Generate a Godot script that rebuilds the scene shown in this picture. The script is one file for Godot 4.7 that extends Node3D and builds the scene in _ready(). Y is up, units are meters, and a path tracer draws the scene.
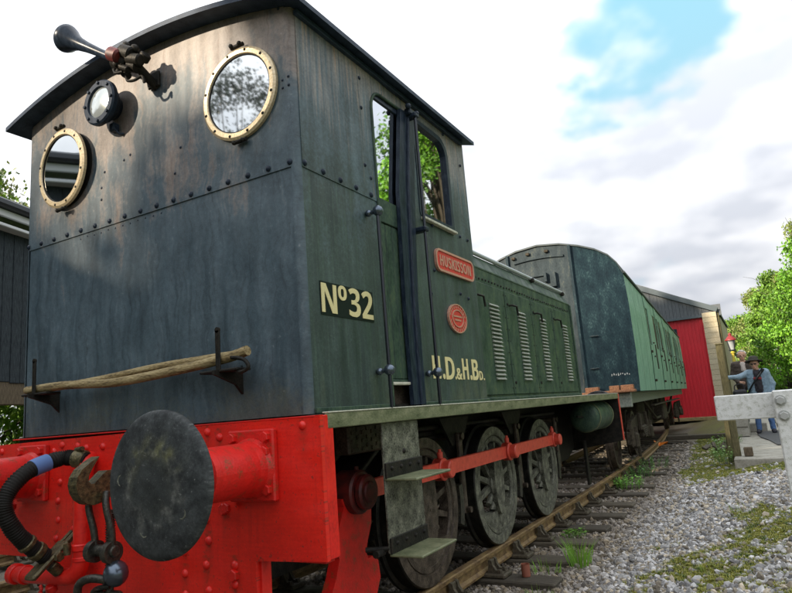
extends Node3D

# ---------------------------------------------------------------- helpers
var M := {}
var used := {}
var rng := RandomNumberGenerator.new()

func numbered(n: String) -> String:
	if not used.has(n):
		used[n] = 0
		return n
	used[n] += 1
	return "%s_%03d" % [n, used[n]]

func S() -> SurfaceTool:
	var st := SurfaceTool.new()
	st.begin(Mesh.PRIMITIVE_TRIANGLES)
	st.set_smooth_group(-1)
	return st

func V(x, y, z) -> Vector3:
	return Vector3(x, y, z)

func tri(st: SurfaceTool, a: Vector3, b: Vector3, c: Vector3) -> void:
	# a, b, c run counter-clockwise seen from outside
	st.add_vertex(a)
	st.add_vertex(c)
	st.add_vertex(b)

func quad(st: SurfaceTool, a: Vector3, b: Vector3, c: Vector3, d: Vector3) -> void:
	tri(st, a, b, c)
	tri(st, a, c, d)

func build(st: SurfaceTool) -> ArrayMesh:
	st.generate_normals()
	return st.commit()

func obj(called: String, st, m: Material, parent: Node = null) -> MeshInstance3D:
	var o := MeshInstance3D.new()
	o.mesh = st if st is Mesh else build(st)
	o.material_override = m
	if parent == null:
		o.name = numbered(called)
		add_child(o, true)
	else:
		o.name = called
		parent.add_child(o, true)
	return o

func tag(o: Node, label: String, category: String, group := "", kind := "") -> Node:
	if label != "":
		o.set_meta("label", label)
	if category != "":
		o.set_meta("category", category)
	if group != "":
		o.set_meta("group", group)
	if kind != "":
		o.set_meta("kind", kind)
	return o

func thing(called: String, label: String, category: String, at := Vector3.ZERO, turn := 0.0, group := "") -> Node3D:
	var o := Node3D.new()
	o.name = numbered(called)
	add_child(o)
	o.position = at
	o.rotation.y = turn
	tag(o, label, category, group)
	return o

func part(called: String, parent: Node, at := Vector3.ZERO) -> Node3D:
	var o := Node3D.new()
	o.name = called
	parent.add_child(o, true)
	o.position = at
	return o

func stuff(o: Node) -> Node:
	o.set_meta("kind", "stuff")
	return o

# chamfered box
func box(st: SurfaceTool, c: Vector3, s: Vector3, ch := 0.0, b := Basis.IDENTITY) -> void:
	st.set_smooth_group(-1)
	var h := s * 0.5
	if ch <= 0.0:
		var p := []
		for i in 8:
			p.append(c + b * V(h.x * (1 if i & 1 else -1), h.y * (1 if i & 2 else -1), h.z * (1 if i & 4 else -1)))
		quad(st, p[4], p[5], p[7], p[6])
		quad(st, p[1], p[0], p[2], p[3])
		quad(st, p[5], p[1], p[3], p[7])
		quad(st, p[0], p[4], p[6], p[2])
		quad(st, p[6], p[7], p[3], p[2])
		quad(st, p[0], p[1], p[5], p[4])
		return
	ch = min(ch, min(h.x, min(h.y, h.z)) * 0.95)
	var g := func(ax: int, sx: int, sy: int, sz: int) -> Vector3:
		var sg := V(sx, sy, sz)
		var q := V(h.x - ch, h.y - ch, h.z - ch)
		q[ax] = h[ax]
		return c + b * (q * sg)
	for ax in 3:
		for sgn in [-1, 1]:
			var u := (ax + 1) % 3
			var w := (ax + 2) % 3
			var pts := []
			for k in [[-1, -1], [1, -1], [1, 1], [-1, 1]]:
				var sg := [0, 0, 0]
				sg[ax] = sgn
				sg[u] = k[0]
				sg[w] = k[1]
				pts.append(g.call(ax, sg[0], sg[1], sg[2]))
			if sgn > 0:
				quad(st, pts[0], pts[1], pts[2], pts[3])
			else:
				quad(st, pts[3], pts[2], pts[1], pts[0])
	for ax in 3:
		var u := (ax + 1) % 3
		var w := (ax + 2) % 3
		for k in [[-1, -1], [1, -1], [1, 1], [-1, 1]]:
			var s0 := [0, 0, 0]
			var s1 := [0, 0, 0]
			s0[ax] = -1
			s1[ax] = 1
			s0[u] = k[0]
			s1[u] = k[0]
			s0[w] = k[1]
			s1[w] = k[1]
			var a: Vector3 = g.call(u, s0[0], s0[1], s0[2])
			var a1: Vector3 = g.call(u, s1[0], s1[1], s1[2])
			var d: Vector3 = g.call(w, s0[0], s0[1], s0[2])
			var d1: Vector3 = g.call(w, s1[0], s1[1], s1[2])
			if k[0] * k[1] > 0:
				quad(st, a, d, d1, a1)
			else:
				quad(st, a1, d1, d, a)
	for i in 8:
		var sx := 1 if i & 1 else -1
		var sy := 1 if i & 2 else -1
		var sz := 1 if i & 4 else -1
		var a: Vector3 = g.call(0, sx, sy, sz)
		var bb: Vector3 = g.call(1, sx, sy, sz)
		var cc: Vector3 = g.call(2, sx, sy, sz)
		if sx * sy * sz > 0:
			tri(st, a, bb, cc)
		else:
			tri(st, a, cc, bb)

func frame_of(dir: Vector3) -> Basis:
	var y := dir.normalized()
	var x := y.cross(Vector3.FORWARD)
	if x.length() < 0.01:
		x = y.cross(Vector3.RIGHT)
	x = x.normalized()
	return Basis(x, y, x.cross(y))

# lathe: prof is a list of Vector2(radius, height); axis y of xf
func lathe(st: SurfaceTool, prof: Array, xf: Transform3D, seg := 20, sharp := true) -> void:
	for i in prof.size() - 1:
		st.set_smooth_group(i + 1 if sharp else 1)
		for k in seg:
			var a0 := TAU * k / seg
			var a1 := TAU * (k + 1) / seg
			var p: Vector2 = prof[i]
			var q: Vector2 = prof[i + 1]
			var v0 := xf * V(p.x * cos(a0), p.y, p.x * sin(a0))
			var v1 := xf * V(p.x * cos(a1), p.y, p.x * sin(a1))
			var v2 := xf * V(q.x * cos(a1), q.y, q.x * sin(a1))
			var v3 := xf * V(q.x * cos(a0), q.y, q.x * sin(a0))
			if p.x > 1e-6:
				tri(st, v0, v2, v1)
			if q.x > 1e-6:
				tri(st, v0, v3, v2)
	st.set_smooth_group(-1)

func cyl(st: SurfaceTool, a: Vector3, b: Vector3, r0: float, r1 := -1.0, seg := 16, bev := 0.0) -> void:
	if r1 < 0.0:
		r1 = r0
	var l := (b - a).length()
	var xf := Transform3D(frame_of(b - a), a)
	if bev > 0.0:
		lathe(st, [Vector2(0, 0), Vector2(r0 - bev, 0), Vector2(r0, bev), Vector2(r1, l - bev), Vector2(r1 - bev, l), Vector2(0, l)], xf, seg)
	else:
		lathe(st, [Vector2(0, 0), Vector2(r0, 0), Vector2(r1, l), Vector2(0, l)], xf, seg)

func ball(st: SurfaceTool, c: Vector3, r: float, seg := 12, sc := Vector3.ONE) -> void:
	var prof := []
	var n := seg / 2
	for i in n + 1:
		var t := -PI / 2 + PI * i / n
		prof.append(Vector2(max(cos(t) * r, 0.0), sin(t) * r))
	lathe(st, prof, Transform3D(Basis.from_scale(sc), c), seg, false)

func spline(pts: Array, n: int) -> Array:
	var out := []
	for i in pts.size() - 1:
		var p0: Vector3 = pts[max(i - 1, 0)]
		var p1: Vector3 = pts[i]
		var p2: Vector3 = pts[i + 1]
		var p3: Vector3 = pts[min(i + 2, pts.size() - 1)]
		for k in n:
			var t := float(k) / n
			out.append(0.5 * ((2.0 * p1) + (p2 - p0) * t + (2.0 * p0 - 5.0 * p1 + 4.0 * p2 - p3) * t * t + (3.0 * p1 - p0 - 3.0 * p2 + p3) * t * t * t))
	out.append(pts[-1])
	return out

# tube along points; r a float or an array
func tube(st: SurfaceTool, pts: Array, r, seg := 8, group := 1) -> void:
	var up := Vector3.UP
	var rings := []
	var px := Vector3.ZERO
	for i in pts.size():
		var d: Vector3 = (pts[min(i + 1, pts.size() - 1)] - pts[max(i - 1, 0)]).normalized()
		var x: Vector3
		if i == 0:
			x = d.cross(up)
			if x.length() < 0.05:
				x = d.cross(Vector3.RIGHT)
		else:
			x = px - d * px.dot(d)
		x = x.normalized()
		px = x
		var y := x.cross(d)
		var rr: float = r if not (r is Array) else r[i]
		var ring := []
		for k in seg:
			var a := TAU * k / seg
			ring.append(pts[i] + (x * cos(a) + y * sin(a)) * rr)
		rings.append(ring)
	st.set_smooth_group(group)
	for i in rings.size() - 1:
		for k in seg:
			var k1 := (k + 1) % seg
			quad(st, rings[i][k1], rings[i][k], rings[i + 1][k], rings[i + 1][k1])
	st.set_smooth_group(-1)
	for k in seg:
		var k1 := (k + 1) % seg
		tri(st, pts[0], rings[0][k], rings[0][k1])
		tri(st, pts[-1], rings[-1][k1], rings[-1][k])

# extrude a polygon of the xy plane along z from 0 to depth, placed by xf
func extrude(st: SurfaceTool, poly: PackedVector2Array, depth: float, xf: Transform3D, smooth := false) -> void:
	if Geometry2D.is_polygon_clockwise(poly):
		poly = poly.duplicate()
		poly.reverse()
	var idx := Geometry2D.triangulate_polygon(poly)
	if idx.is_empty():
		print("triangulation failed ", poly.size())
	st.set_smooth_group(-1)
	for i in range(0, idx.size(), 3):
		var a := poly[idx[i]]
		var b := poly[idx[i + 1]]
		var c := poly[idx[i + 2]]
		if (b - a).cross(c - a) < 0:
			var t := b
			b = c
			c = t
		tri(st, xf * V(a.x, a.y, depth), xf * V(b.x, b.y, depth), xf * V(c.x, c.y, depth))
		tri(st, xf * V(a.x, a.y, 0), xf * V(c.x, c.y, 0), xf * V(b.x, b.y, 0))
	if smooth:
		st.set_smooth_group(3)
	for i in poly.size():
		var a := poly[i]
		var b := poly[(i + 1) % poly.size()]
		quad(st, xf * V(a.x, a.y, 0), xf * V(b.x, b.y, 0), xf * V(b.x, b.y, depth), xf * V(a.x, a.y, depth))
	st.set_smooth_group(-1)

# a polygon in (z, y) drawn on a plane of constant x, extruded towards +x: poly points are (z, y)
func side_xf(x: float) -> Transform3D:
	# local x -> world z, local y -> world y, local z -> world -x
	return Transform3D(Basis(V(0, 0, 1), V(0, 1, 0), V(-1, 0, 0)), V(x, 0, 0))

func pg(a: Array) -> PackedVector2Array:
	var p := PackedVector2Array()
	for v in a:
		p.append(Vector2(v[0], v[1]))
	return p

func arc_pts(cx: float, cy: float, rx: float, ry: float, a0: float, a1: float, n: int) -> Array:
	var o := []
	for i in n + 1:
		var a := deg_to_rad(lerpf(a0, a1, float(i) / n))
		o.append([cx + rx * cos(a), cy + ry * sin(a)])
	return o

func rrect(x0: float, y0: float, x1: float, y1: float, r: float, n := 4) -> Array:
	return arc_pts(x1 - r, y1 - r, r, r, 0, 90, n) + arc_pts(x0 + r, y1 - r, r, r, 90, 180, n) + arc_pts(x0 + r, y0 + r, r, r, 180, 270, n) + arc_pts(x1 - r, y0 + r, r, r, 270, 360, n)

# ring between two closed outlines with equal counts, extruded
func ring(st: SurfaceTool, outer: Array, inner: Array, depth: float, xf: Transform3D, smooth := true) -> void:
	var n := outer.size()
	var P := func(a, z): return xf * V(a[0], a[1], z)
	for i in n:
		var j := (i + 1) % n
		st.set_smooth_group(-1)
		quad(st, P.call(outer[i], depth), P.call(outer[j], depth), P.call(inner[j], depth), P.call(inner[i], depth))
		quad(st, P.call(inner[i], 0), P.call(inner[j], 0), P.call(outer[j], 0), P.call(outer[i], 0))
		if smooth:
			st.set_smooth_group(5)
		quad(st, P.call(outer[i], 0), P.call(outer[j], 0), P.call(outer[j], depth), P.call(outer[i], depth))
		if smooth:
			st.set_smooth_group(6)
		quad(st, P.call(inner[j], 0), P.call(inner[i], 0), P.call(inner[i], depth), P.call(inner[j], depth))
	st.set_smooth_group(-1)

func dome(st: SurfaceTool, c: Vector3, n: Vector3, r: float, h := -1.0, seg := 8) -> void:
	if h < 0:
		h = r * 0.7
	lathe(st, [Vector2(r, 0), Vector2(r * 0.86, h * 0.55), Vector2(r * 0.5, h * 0.9), Vector2(0, h)], Transform3D(frame_of(n), c), seg, false)

func hexbolt(st: SurfaceTool, c: Vector3, n: Vector3, r: float, h: float) -> void:
	st.set_smooth_group(-1)
	var xf := Transform3D(frame_of(n), c)
	for k in 6:
		var a0 := TAU * k / 6
		var a1 := TAU * (k + 1) / 6
		var p0 := V(cos(a0) * r, 0, sin(a0) * r)
		var p1 := V(cos(a1) * r, 0, sin(a1) * r)
		var u := V(0, h * 0.85, 0)
		quad(st, xf * p0, xf * (p0 + u), xf * (p1 + u), xf * p1)
		var q0 := p0 * 0.85 + V(0, h, 0)
		var q1 := p1 * 0.85 + V(0, h, 0)
		quad(st, xf * (p0 + u), xf * q0, xf * q1, xf * (p1 + u))
		tri(st, xf * V(0, h, 0), xf * q1, xf * q0)

# sweep a closed profile (x to the right, y up) along a path of points on the ground
func sweep(st: SurfaceTool, prof: Array, path: Array) -> void:
	var rings := []
	for i in path.size():
		var d: Vector3 = path[min(i + 1, path.size() - 1)] - path[max(i - 1, 0)]
		d.y = 0
		d = d.normalized()
		var right := d.cross(Vector3.UP)
		var rg := []
		for q in prof:
			rg.append(path[i] + right * q[0] + Vector3.UP * q[1])
		rings.append(rg)
	st.set_smooth_group(-1)
	var n := prof.size()
	for i in rings.size() - 1:
		for k in n:
			var k1 := (k + 1) % n
			quad(st, rings[i][k], rings[i][k1], rings[i + 1][k1], rings[i + 1][k])

# ---------------------------------------------------------------- textures and materials
func noise_img(seed_: int, freq: float, size: int, oct := 4) -> PackedByteArray:
	var n := FastNoiseLite.new()
	n.seed = seed_
	n.noise_type = FastNoiseLite.TYPE_SIMPLEX_SMOOTH
	n.frequency = freq
	n.fractal_octaves = oct
	var im := n.get_seamless_image(size, size, false, false, 0.15, true)
	im.convert(Image.FORMAT_L8)
	return im.get_data()

# colours are linear; coarse noise plus fine noise picks along them
func ntex(cols: Array, seed_: int, freq: float, fine := 0.3, size := 256, contrast := 1.3) -> ImageTexture:
	var a := noise_img(seed_, freq, size)
	var b := noise_img(seed_ + 77, freq * 7.0, size, 3)
	var g := Gradient.new()
	var offs := PackedFloat32Array()
	var cc := PackedColorArray()
	for i in cols.size():
		offs.append(float(i) / (cols.size() - 1))
		cc.append(cols[i].linear_to_srgb())
	g.offsets = offs
	g.colors = cc
	var lut := PackedByteArray()
	for i in 256:
		var c := g.sample(i / 255.0)
		lut.append(int(clampf(c.r, 0, 1) * 255))
		lut.append(int(clampf(c.g, 0, 1) * 255))
		lut.append(int(clampf(c.b, 0, 1) * 255))
	var out := PackedByteArray()
	out.resize(size * size * 3)
	for i in size * size:
		var v := a[i] * (1.0 - fine) + b[i] * fine
		var k := int(clampf((v - 127.0) * contrast + 127.0, 0, 255)) * 3
		out[i * 3] = lut[k]
		out[i * 3 + 1] = lut[k + 1]
		out[i * 3 + 2] = lut[k + 2]
	var im := Image.create_from_data(size, size, false, Image.FORMAT_RGB8, out)
	return ImageTexture.create_from_image(im)

func gtex(seed_: int, freq: float, lo: float, hi: float, size := 256, oct := 4) -> ImageTexture:
	var a := noise_img(seed_, freq, size, oct)
	for i in a.size():
		a[i] = int(lerpf(lo, hi, a[i] / 255.0) * 255)
	return ImageTexture.create_from_image(Image.create_from_data(size, size, false, Image.FORMAT_L8, a))

func L(r: float, g: float, b: float) -> Color:
	return Color(r, g, b)

# opts: tri (Vector3 scale), tex, rough_tex, height, hscale, spec
func mtl(called: String, col: Color, rough: float, metal := 0.0, o := {}) -> StandardMaterial3D:
	var m := StandardMaterial3D.new()
	m.resource_name = called
	m.albedo_color = col.linear_to_srgb()
	m.roughness = rough
	m.metallic = metal
	if o.has("tex"):
		m.albedo_texture = o.tex
	if o.has("rough_tex"):
		m.roughness_texture = o.rough_tex
		m.roughness = 1.0
	if o.has("height"):
		m.heightmap_enabled = true
		m.heightmap_texture = o.height
		m.heightmap_scale = o.get("hscale", 0.5)
	if o.has("tri"):
		m.uv1_triplanar = true
		m.uv1_scale = o.tri
		m.uv1_triplanar_sharpness = 6.0
		if o.get("world", false):
			m.uv1_world_triplanar = true
	if o.has("spec"):
		m.metallic_specular = o.spec
	if o.get("vc", false):
		m.vertex_color_use_as_albedo = true
	M[called] = m
	return m

const W1 := Color(1, 1, 1)

func make_materials() -> void:
	var bump := gtex(5, 0.02, 0.0, 1.0, 256, 5)
	var fineb := gtex(6, 0.09, 0.0, 1.0, 256, 4)
	mtl("red_paint", W1, 0.4, 0.0, {"tex": ntex([L(.48, .007, .005), L(.68, .011, .007), L(.78, .019, .010), L(.82, .024, .012)], 11, 0.014, 0.4, 512, 1.3), "tri": V(.8, .8, .8), "rough_tex": gtex(12, 0.03, .28, .6), "height": fineb, "hscale": 0.05})
	mtl("worn_red", W1, 0.5, 0.0, {"tex": ntex([L(.12, .085, .02), L(.42, .035, .012), L(.60, .012, .008), L(.66, .013, .008), L(.72, .015, .009), L(.74, .016, .009)], 13, 0.02, 0.35, 256, 1.25), "tri": V(2.2, 2.2, 2.2), "height": fineb, "hscale": 0.1})
	mtl("dark_red", W1, 0.55, 0.0, {"tex": ntex([L(.02, .008, .006), L(.10, .012, .01), L(.18, .014, .01)], 14, 0.02), "tri": V(2, 2, 2)})
	mtl("rod_red", W1, 0.45, 0.0, {"tex": ntex([L(.34, .035, .02), L(.55, .06, .035), L(.62, .075, .045), L(.68, .09, .05)], 15, 0.03, 0.4), "tri": V(2, 2, 2)})
	mtl("black_iron", W1, 0.55, 0.2, {"tex": ntex([L(.010, .010, .009), L(.022, .021, .018), L(.045, .036, .026)], 16, 0.02, 0.4), "tri": V(2, 2, 2), "height": fineb, "hscale": 0.15})
	mtl("greasy_iron", W1, 0.42, 0.3, {"tex": ntex([L(.015, .015, .013), L(.04, .04, .032), L(.10, .085, .05)], 17, 0.03, 0.4), "tri": V(3, 3, 3), "height": fineb, "hscale": 0.2})
	mtl("brass_iron", W1, 0.45, 0.5, {"tex": ntex([L(.02, .018, .012), L(.10, .085, .04), L(.22, .17, .08)], 18, 0.03, 0.4), "tri": V(4, 4, 4), "height": fineb, "hscale": 0.2})
	mtl("green_paint", W1, 0.42, 0.0, {"tex": ntex([L(.014, .028, .022), L(.032, .057, .043), L(.047, .080, .058), L(.066, .105, .066), L(.12, .145, .065)], 19, 0.014, 0.45, 512, 1.45), "tri": V(.8, .45, .8), "rough_tex": gtex(20, 0.03, .3, .62), "height": bump, "hscale": 0.15})
	mtl("wheel_grey", W1, 0.5, 0.1, {"tex": ntex([L(.022, .022, .018), L(.085, .087, .068), L(.165, .17, .132), L(.28, .28, .205)], 21, 0.02, 0.5, 256, 1.5), "tri": V(2, 2, 2), "height": fineb, "hscale": 0.12, "rough_tex": gtex(63, 0.03, .25, .6)})
	mtl("wheel_brown", W1, 0.5, 0.1, {"tex": ntex([L(.02, .016, .012), L(.075, .060, .046), L(.15, .12, .088)], 22, 0.02, 0.5, 256, 1.4), "tri": V(2, 2, 2), "height": fineb, "hscale": 0.12, "rough_tex": gtex(64, 0.03, .25, .6)})
	mtl("tyre_dark", W1, 0.35, 0.5, {"tex": ntex([L(.012, .012, .011), L(.025, .025, .022), L(.05, .045, .035)], 23, 0.02, 0.4), "tri": V(2, 2, 2)})
	mtl("valance", W1, 0.55, 0.0, {"tex": ntex([L(.05, .062, .026), L(.11, .128, .064), L(.17, .185, .10), L(.25, .25, .15)], 24, 0.02, 0.4), "tri": V(1.2, 2, 1.2), "height": fineb, "hscale": 0.12})
	mtl("pale_edge", W1, 0.6, 0.0, {"tex": ntex([L(.28, .28, .2), L(.52, .52, .42), L(.66, .66, .56)], 25, 0.05, 0.4), "tri": V(2, 2, 2)})
	mtl("roof_navy", W1, 0.45, 0.0, {"tex": ntex([L(.016, .026, .045), L(.032, .05, .08), L(.05, .075, .115)], 26, 0.02, 0.35), "tri": V(1.5, 1.5, 1.5)})
	mtl("navy_post", W1, 0.3, 0.0, {"tex": ntex([L(.008, .013, .022), L(.018, .028, .045), L(.05, .065, .09)], 27, 0.03, 0.4), "tri": V(4, 1, 4)})
	mtl("brass", W1, 0.35, 0.35, {"tex": ntex([L(.42, .31, .16), L(.62, .51, .33), L(.74, .65, .48)], 28, 0.04, 0.4), "tri": V(5, 5, 5)})
	mtl("black_gloss", L(.010, .011, .013), 0.18, 0.0)
	mtl("hand_bar", L(.035, .04, .048), 0.2, 0.6)
	mtl("steel_knob", L(.12, .15, .19), 0.25, 0.8)
	mtl("rail_bright", W1, 0.3, 0.6, {"tex": ntex([L(.06, .07, .08), L(.3, .32, .34), L(.6, .62, .65)], 29, 0.03, 0.4), "tri": V(3, 1, 3)})
	mtl("letter_patch", L(.011, .019, .016), 0.45, 0.0, {"spec": 0.25})
	mtl("cream_letter", W1, 0.5, 0.0, {"tex": ntex([L(.52, .44, .19), L(.74, .66, .34), L(.80, .73, .42)], 30, 0.03, 0.4), "tri": V(6, 6, 6)})
	mtl("plate_red", W1, 0.5, 0.0, {"tex": ntex([L(.42, .03, .02), L(.60, .045, .035), L(.68, .07, .055)], 31, 0.03, 0.4), "tri": V(6, 6, 6)})
	mtl("plate_metal", W1, 0.4, 0.3, {"tex": ntex([L(.45, .17, .12), L(.62, .33, .24), L(.68, .5, .4)], 32, 0.05, 0.5), "tri": V(8, 8, 8)})
	mtl("pale_pipe", L(.42, .46, .47), 0.4, 0.2)
	mtl("louvre_pale", W1, 0.5, 0.0, {"tex": ntex([L(.16, .18, .14), L(.30, .32, .27), L(.46, .47, .42)], 33, 0.05, 0.5), "tri": V(4, 4, 4)})
	mtl("old_wood", W1, 0.75, 0.0, {"tex": ntex([L(.04, .028, .012), L(.20, .145, .062), L(.36, .28, .13), L(.48, .39, .22)], 34, 0.02, 0.55, 256, 1.8), "tri": V(.7, 8, 8), "height": fineb, "hscale": 0.2})
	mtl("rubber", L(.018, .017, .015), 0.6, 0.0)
	mtl("hose_label", L(.10, .19, .42), 0.6)
	mtl("glass_dark", L(.62, .66, .68), 0.03, 1.0)
	mtl("lens", L(.55, .60, .60), 0.12, 0.7)
	mtl("rail_rust", W1, 0.6, 0.15, {"tex": ntex([L(.055, .032, .016), L(.15, .092, .042), L(.25, .17, .07), L(.34, .25, .105)], 35, 0.02, 0.4), "tri": V(1.5, 3, 1.5), "height": fineb, "hscale": 0.12})
	mtl("chair_iron", W1, 0.65, 0.15, {"tex": ntex([L(.03, .025, .018), L(.075, .062, .04), L(.14, .115, .07)], 36, 0.03, 0.4), "tri": V(4, 4, 4), "height": fineb, "hscale": 0.2})
	for k in 3:
		var t: float = [0.8, 1.0, 1.25][k]
		mtl("sleeper_wood%d" % k, L(t, t, t), 0.85, 0.0, {"tex": ntex([L(.028, .024, .017), L(.075, .063, .044), L(.125, .105, .072)], 37 + k, 0.03, 0.5), "tri": V(1, 9, 9), "height": bump, "hscale": 0.4, "world": true})
	mtl("dark_board", W1, 0.7, 0.0, {"tex": ntex([L(.010, .013, .016), L(.024, .032, .038), L(.045, .056, .064), L(.085, .098, .105)], 41, 0.03, 0.5), "tri": V(6, .8, 6), "height": fineb, "hscale": 0.12})
	mtl("pale_fascia", L(.62, .64, .66), 0.5)
	mtl("gutter_dark", L(.03, .035, .045), 0.4)
	mtl("brown_timber", W1, 0.8, 0.0, {"tex": ntex([L(.04, .028, .016), L(.10, .075, .045), L(.19, .15, .09)], 42, 0.03, 0.5), "tri": V(7, 1, 7), "height": fineb, "hscale": 0.2})
	mtl("post_timber", W1, 0.85, 0.0, {"tex": ntex([L(.05, .042, .018), L(.125, .11, .05), L(.22, .20, .10)], 43, 0.03, 0.5), "tri": V(7, 1, 7), "height": fineb, "hscale": 0.3})
	mtl("sheet_roof", W1, 0.6, 0.0, {"tex": ntex([L(.05, .06, .07), L(.10, .115, .125), L(.17, .18, .185)], 44, 0.02, 0.4), "tri": V(1, 1, 1)})
	mtl("coach_navy", W1, 0.5, 0.0, {"tex": ntex([L(.005, .011, .017), L(.010, .023, .032), L(.014, .032, .042), L(.026, .055, .064), L(.10, .16, .165)], 45, 0.014, 0.5, 512, 1.25), "tri": V(.9, .35, .9), "height": bump, "hscale": 0.2})
	mtl("coach_grey", W1, 0.6, 0.0, {"tex": ntex([L(.014, .022, .027), L(.028, .042, .049), L(.042, .059, .067), L(.10, .11, .09)], 46, 0.02, 0.4), "tri": V(1.2, .5, 1.2), "height": bump, "hscale": 0.2})
	mtl("coach_green", W1, 0.5, 0.0, {"tex": ntex([L(.09, .19, .13), L(.15, .31, .22), L(.18, .36, .265), L(.25, .43, .33), L(.56, .64, .58)], 47, 0.016, 0.45, 512, 1.5), "tri": V(.8, .3, .8), "height": bump, "hscale": 0.15})
	mtl("coach_roof", L(.06, .075, .075), 0.6)
	mtl("coach_dark", W1, 0.7, 0.0, {"tex": ntex([L(.015, .013, .01), L(.05, .042, .03), L(.12, .10, .07)], 48, 0.03, 0.5), "tri": V(2, 2, 2), "height": fineb, "hscale": 0.2})
	mtl("coach_rust", W1, 0.75, 0.0, {"tex": ntex([L(.08, .04, .022), L(.22, .095, .045), L(.36, .22, .11)], 49, 0.04, 0.5), "tri": V(3, 3, 3)})
	mtl("coach_glass", L(.03, .035, .033), 0.45)
	mtl("sole_pale", W1, 0.6, 0.0, {"tex": ntex([L(.12, .14, .12), L(.24, .27, .23), L(.36, .37, .3)], 50, 0.04, 0.5), "tri": V(2, 2, 2)})
	mtl("shed_red", W1, 0.5, 0.0, {"tex": ntex([L(.42, .012, .022), L(.58, .016, .03), L(.66, .02, .036)], 51, 0.02, 0.4), "tri": V(3, .3, 3)})
	mtl("shed_slate", W1, 0.65, 0.0, {"tex": ntex([L(.055, .065, .075), L(.10, .115, .13), L(.17, .185, .2)], 52, 0.03, 0.5), "tri": V(5, .4, 5)})
	mtl("shed_trim", L(.075, .10, .115), 0.5)
	for k in 4:
		mtl("cream_block%d" % k, [L(.56, .49, .34), L(.58, .51, .36), L(.54, .47, .33), L(.57, .50, .36)][k], 0.85, 0.0, {"tex": ntex([L(.6, .6, .6), L(.9, .9, .9), L(1, 1, 1)], 53 + k, 0.03, 0.5), "tri": V(2, 2, 2), "height": fineb, "hscale": 0.3})
	mtl("mortar", L(.36, .31, .22), 0.95)
	mtl("concrete", W1, 0.9, 0.0, {"tex": ntex([L(.15, .14, .11), L(.27, .255, .215), L(.34, .325, .28), L(.40, .39, .35)], 58, 0.012, 0.4, 512), "tri": V(.5, .5, .5), "height": fineb, "hscale": 0.3})
	mtl("asphalt", W1, 0.9, 0.0, {"tex": ntex([L(.045, .047, .05), L(.075, .077, .08), L(.10, .10, .105)], 59, 0.05, 0.6), "tri": V(1, 1, 1), "height": fineb, "hscale": 0.3})
	mtl("white_paint", W1, 0.6, 0.0, {"tex": ntex([L(.34, .35, .27), L(.72, .73, .70), L(.80, .81, .79), L(.84, .85, .83)], 60, 0.03, 0.5, 256, 1.5), "tri": V(3, 3, 3), "height": fineb, "hscale": 0.08})
	mtl("bolt_pale", L(.45, .46, .44), 0.5, 0.2)
	mtl("lamp_red", L(.22, .015, .015), 0.5)
	mtl("lamp_yellow", L(.60, .47, .06), 0.5)
	mtl("lamp_glass", L(.55, .58, .6), 0.1, 0.3)
	mtl("orange_plastic", L(.72, .20, .02), 0.5)
	mtl("tin_rust", L(.26, .085, .05), 0.6)
	# earth under the stones; the tint comes from vertex colours
	mtl("ground_soil", W1, 0.95, 0.0, {"tex": ntex([L(.45, .45, .45), L(.8, .8, .8), L(1, 1, 1)], 61, 0.03, 0.55, 512), "tri": V(.9, .9, .9), "height": fineb, "hscale": 1.5, "vc": true, "world": true})
	mtl("stone", W1, 0.9, 0.0, {"vc": true})
	mtl("skin_cloth", W1, 0.8, 0.0, {"vc": true})
	for a in [["leaf_bright", .55], ["leaf_dark", .35]]:
		var m := mtl(a[0], W1, 0.55, 0.0, {"vc": true})
		m.backlight_enabled = true
		m.backlight = Color(a[1], a[1], a[1] * 0.6)
		m.cull_mode = BaseMaterial3D.CULL_DISABLED
	for nm in ["coach_navy", "coach_grey", "coach_dark", "black_iron", "wheel_grey", "wheel_brown", "tyre_dark", "buffer_face", "roof_navy", "navy_post", "dark_board", "rubber", "green_paint"]:
		if M.has(nm):
			M[nm].metallic_specular = 0.28
	mtl("bark", W1, 0.9, 0.0, {"tex": ntex([L(.03, .025, .018), L(.075, .062, .045), L(.13, .115, .09)], 62, 0.03, 0.5), "tri": V(3, .6, 3), "height": fineb, "hscale": 0.6})
	# side glass of the cab: half mirrors the day, half shows the dark inside
	var g := mtl("side_glass", L(.72, .76, .78), 0.02, 1.0)
	g.transparency = BaseMaterial3D.TRANSPARENCY_ALPHA
	g.albedo_color.a = 0.55
	cab_textures()

func uvtex(w: int, h: int, f: Callable) -> ImageTexture:
	var out := PackedByteArray()
	out.resize(w * h * 3)
	var i := 0
	for y in h:
		for x in w:
			var c: Color = f.call((x + 0.5) / w, 1.0 - (y + 0.5) / h)
			c = c.linear_to_srgb()
			out[i] = int(clampf(c.r, 0, 1) * 255)
			out[i + 1] = int(clampf(c.g, 0, 1) * 255)
			out[i + 2] = int(clampf(c.b, 0, 1) * 255)
			i += 3
	return ImageTexture.create_from_image(Image.create_from_data(w, h, false, Image.FORMAT_RGB8, out))

func fnl(seed_: int, oct := 4) -> FastNoiseLite:
	var n := FastNoiseLite.new()
	n.seed = seed_
	n.noise_type = FastNoiseLite.TYPE_SIMPLEX_SMOOTH
	n.frequency = 1.0
	n.fractal_octaves = oct
	return n

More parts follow.
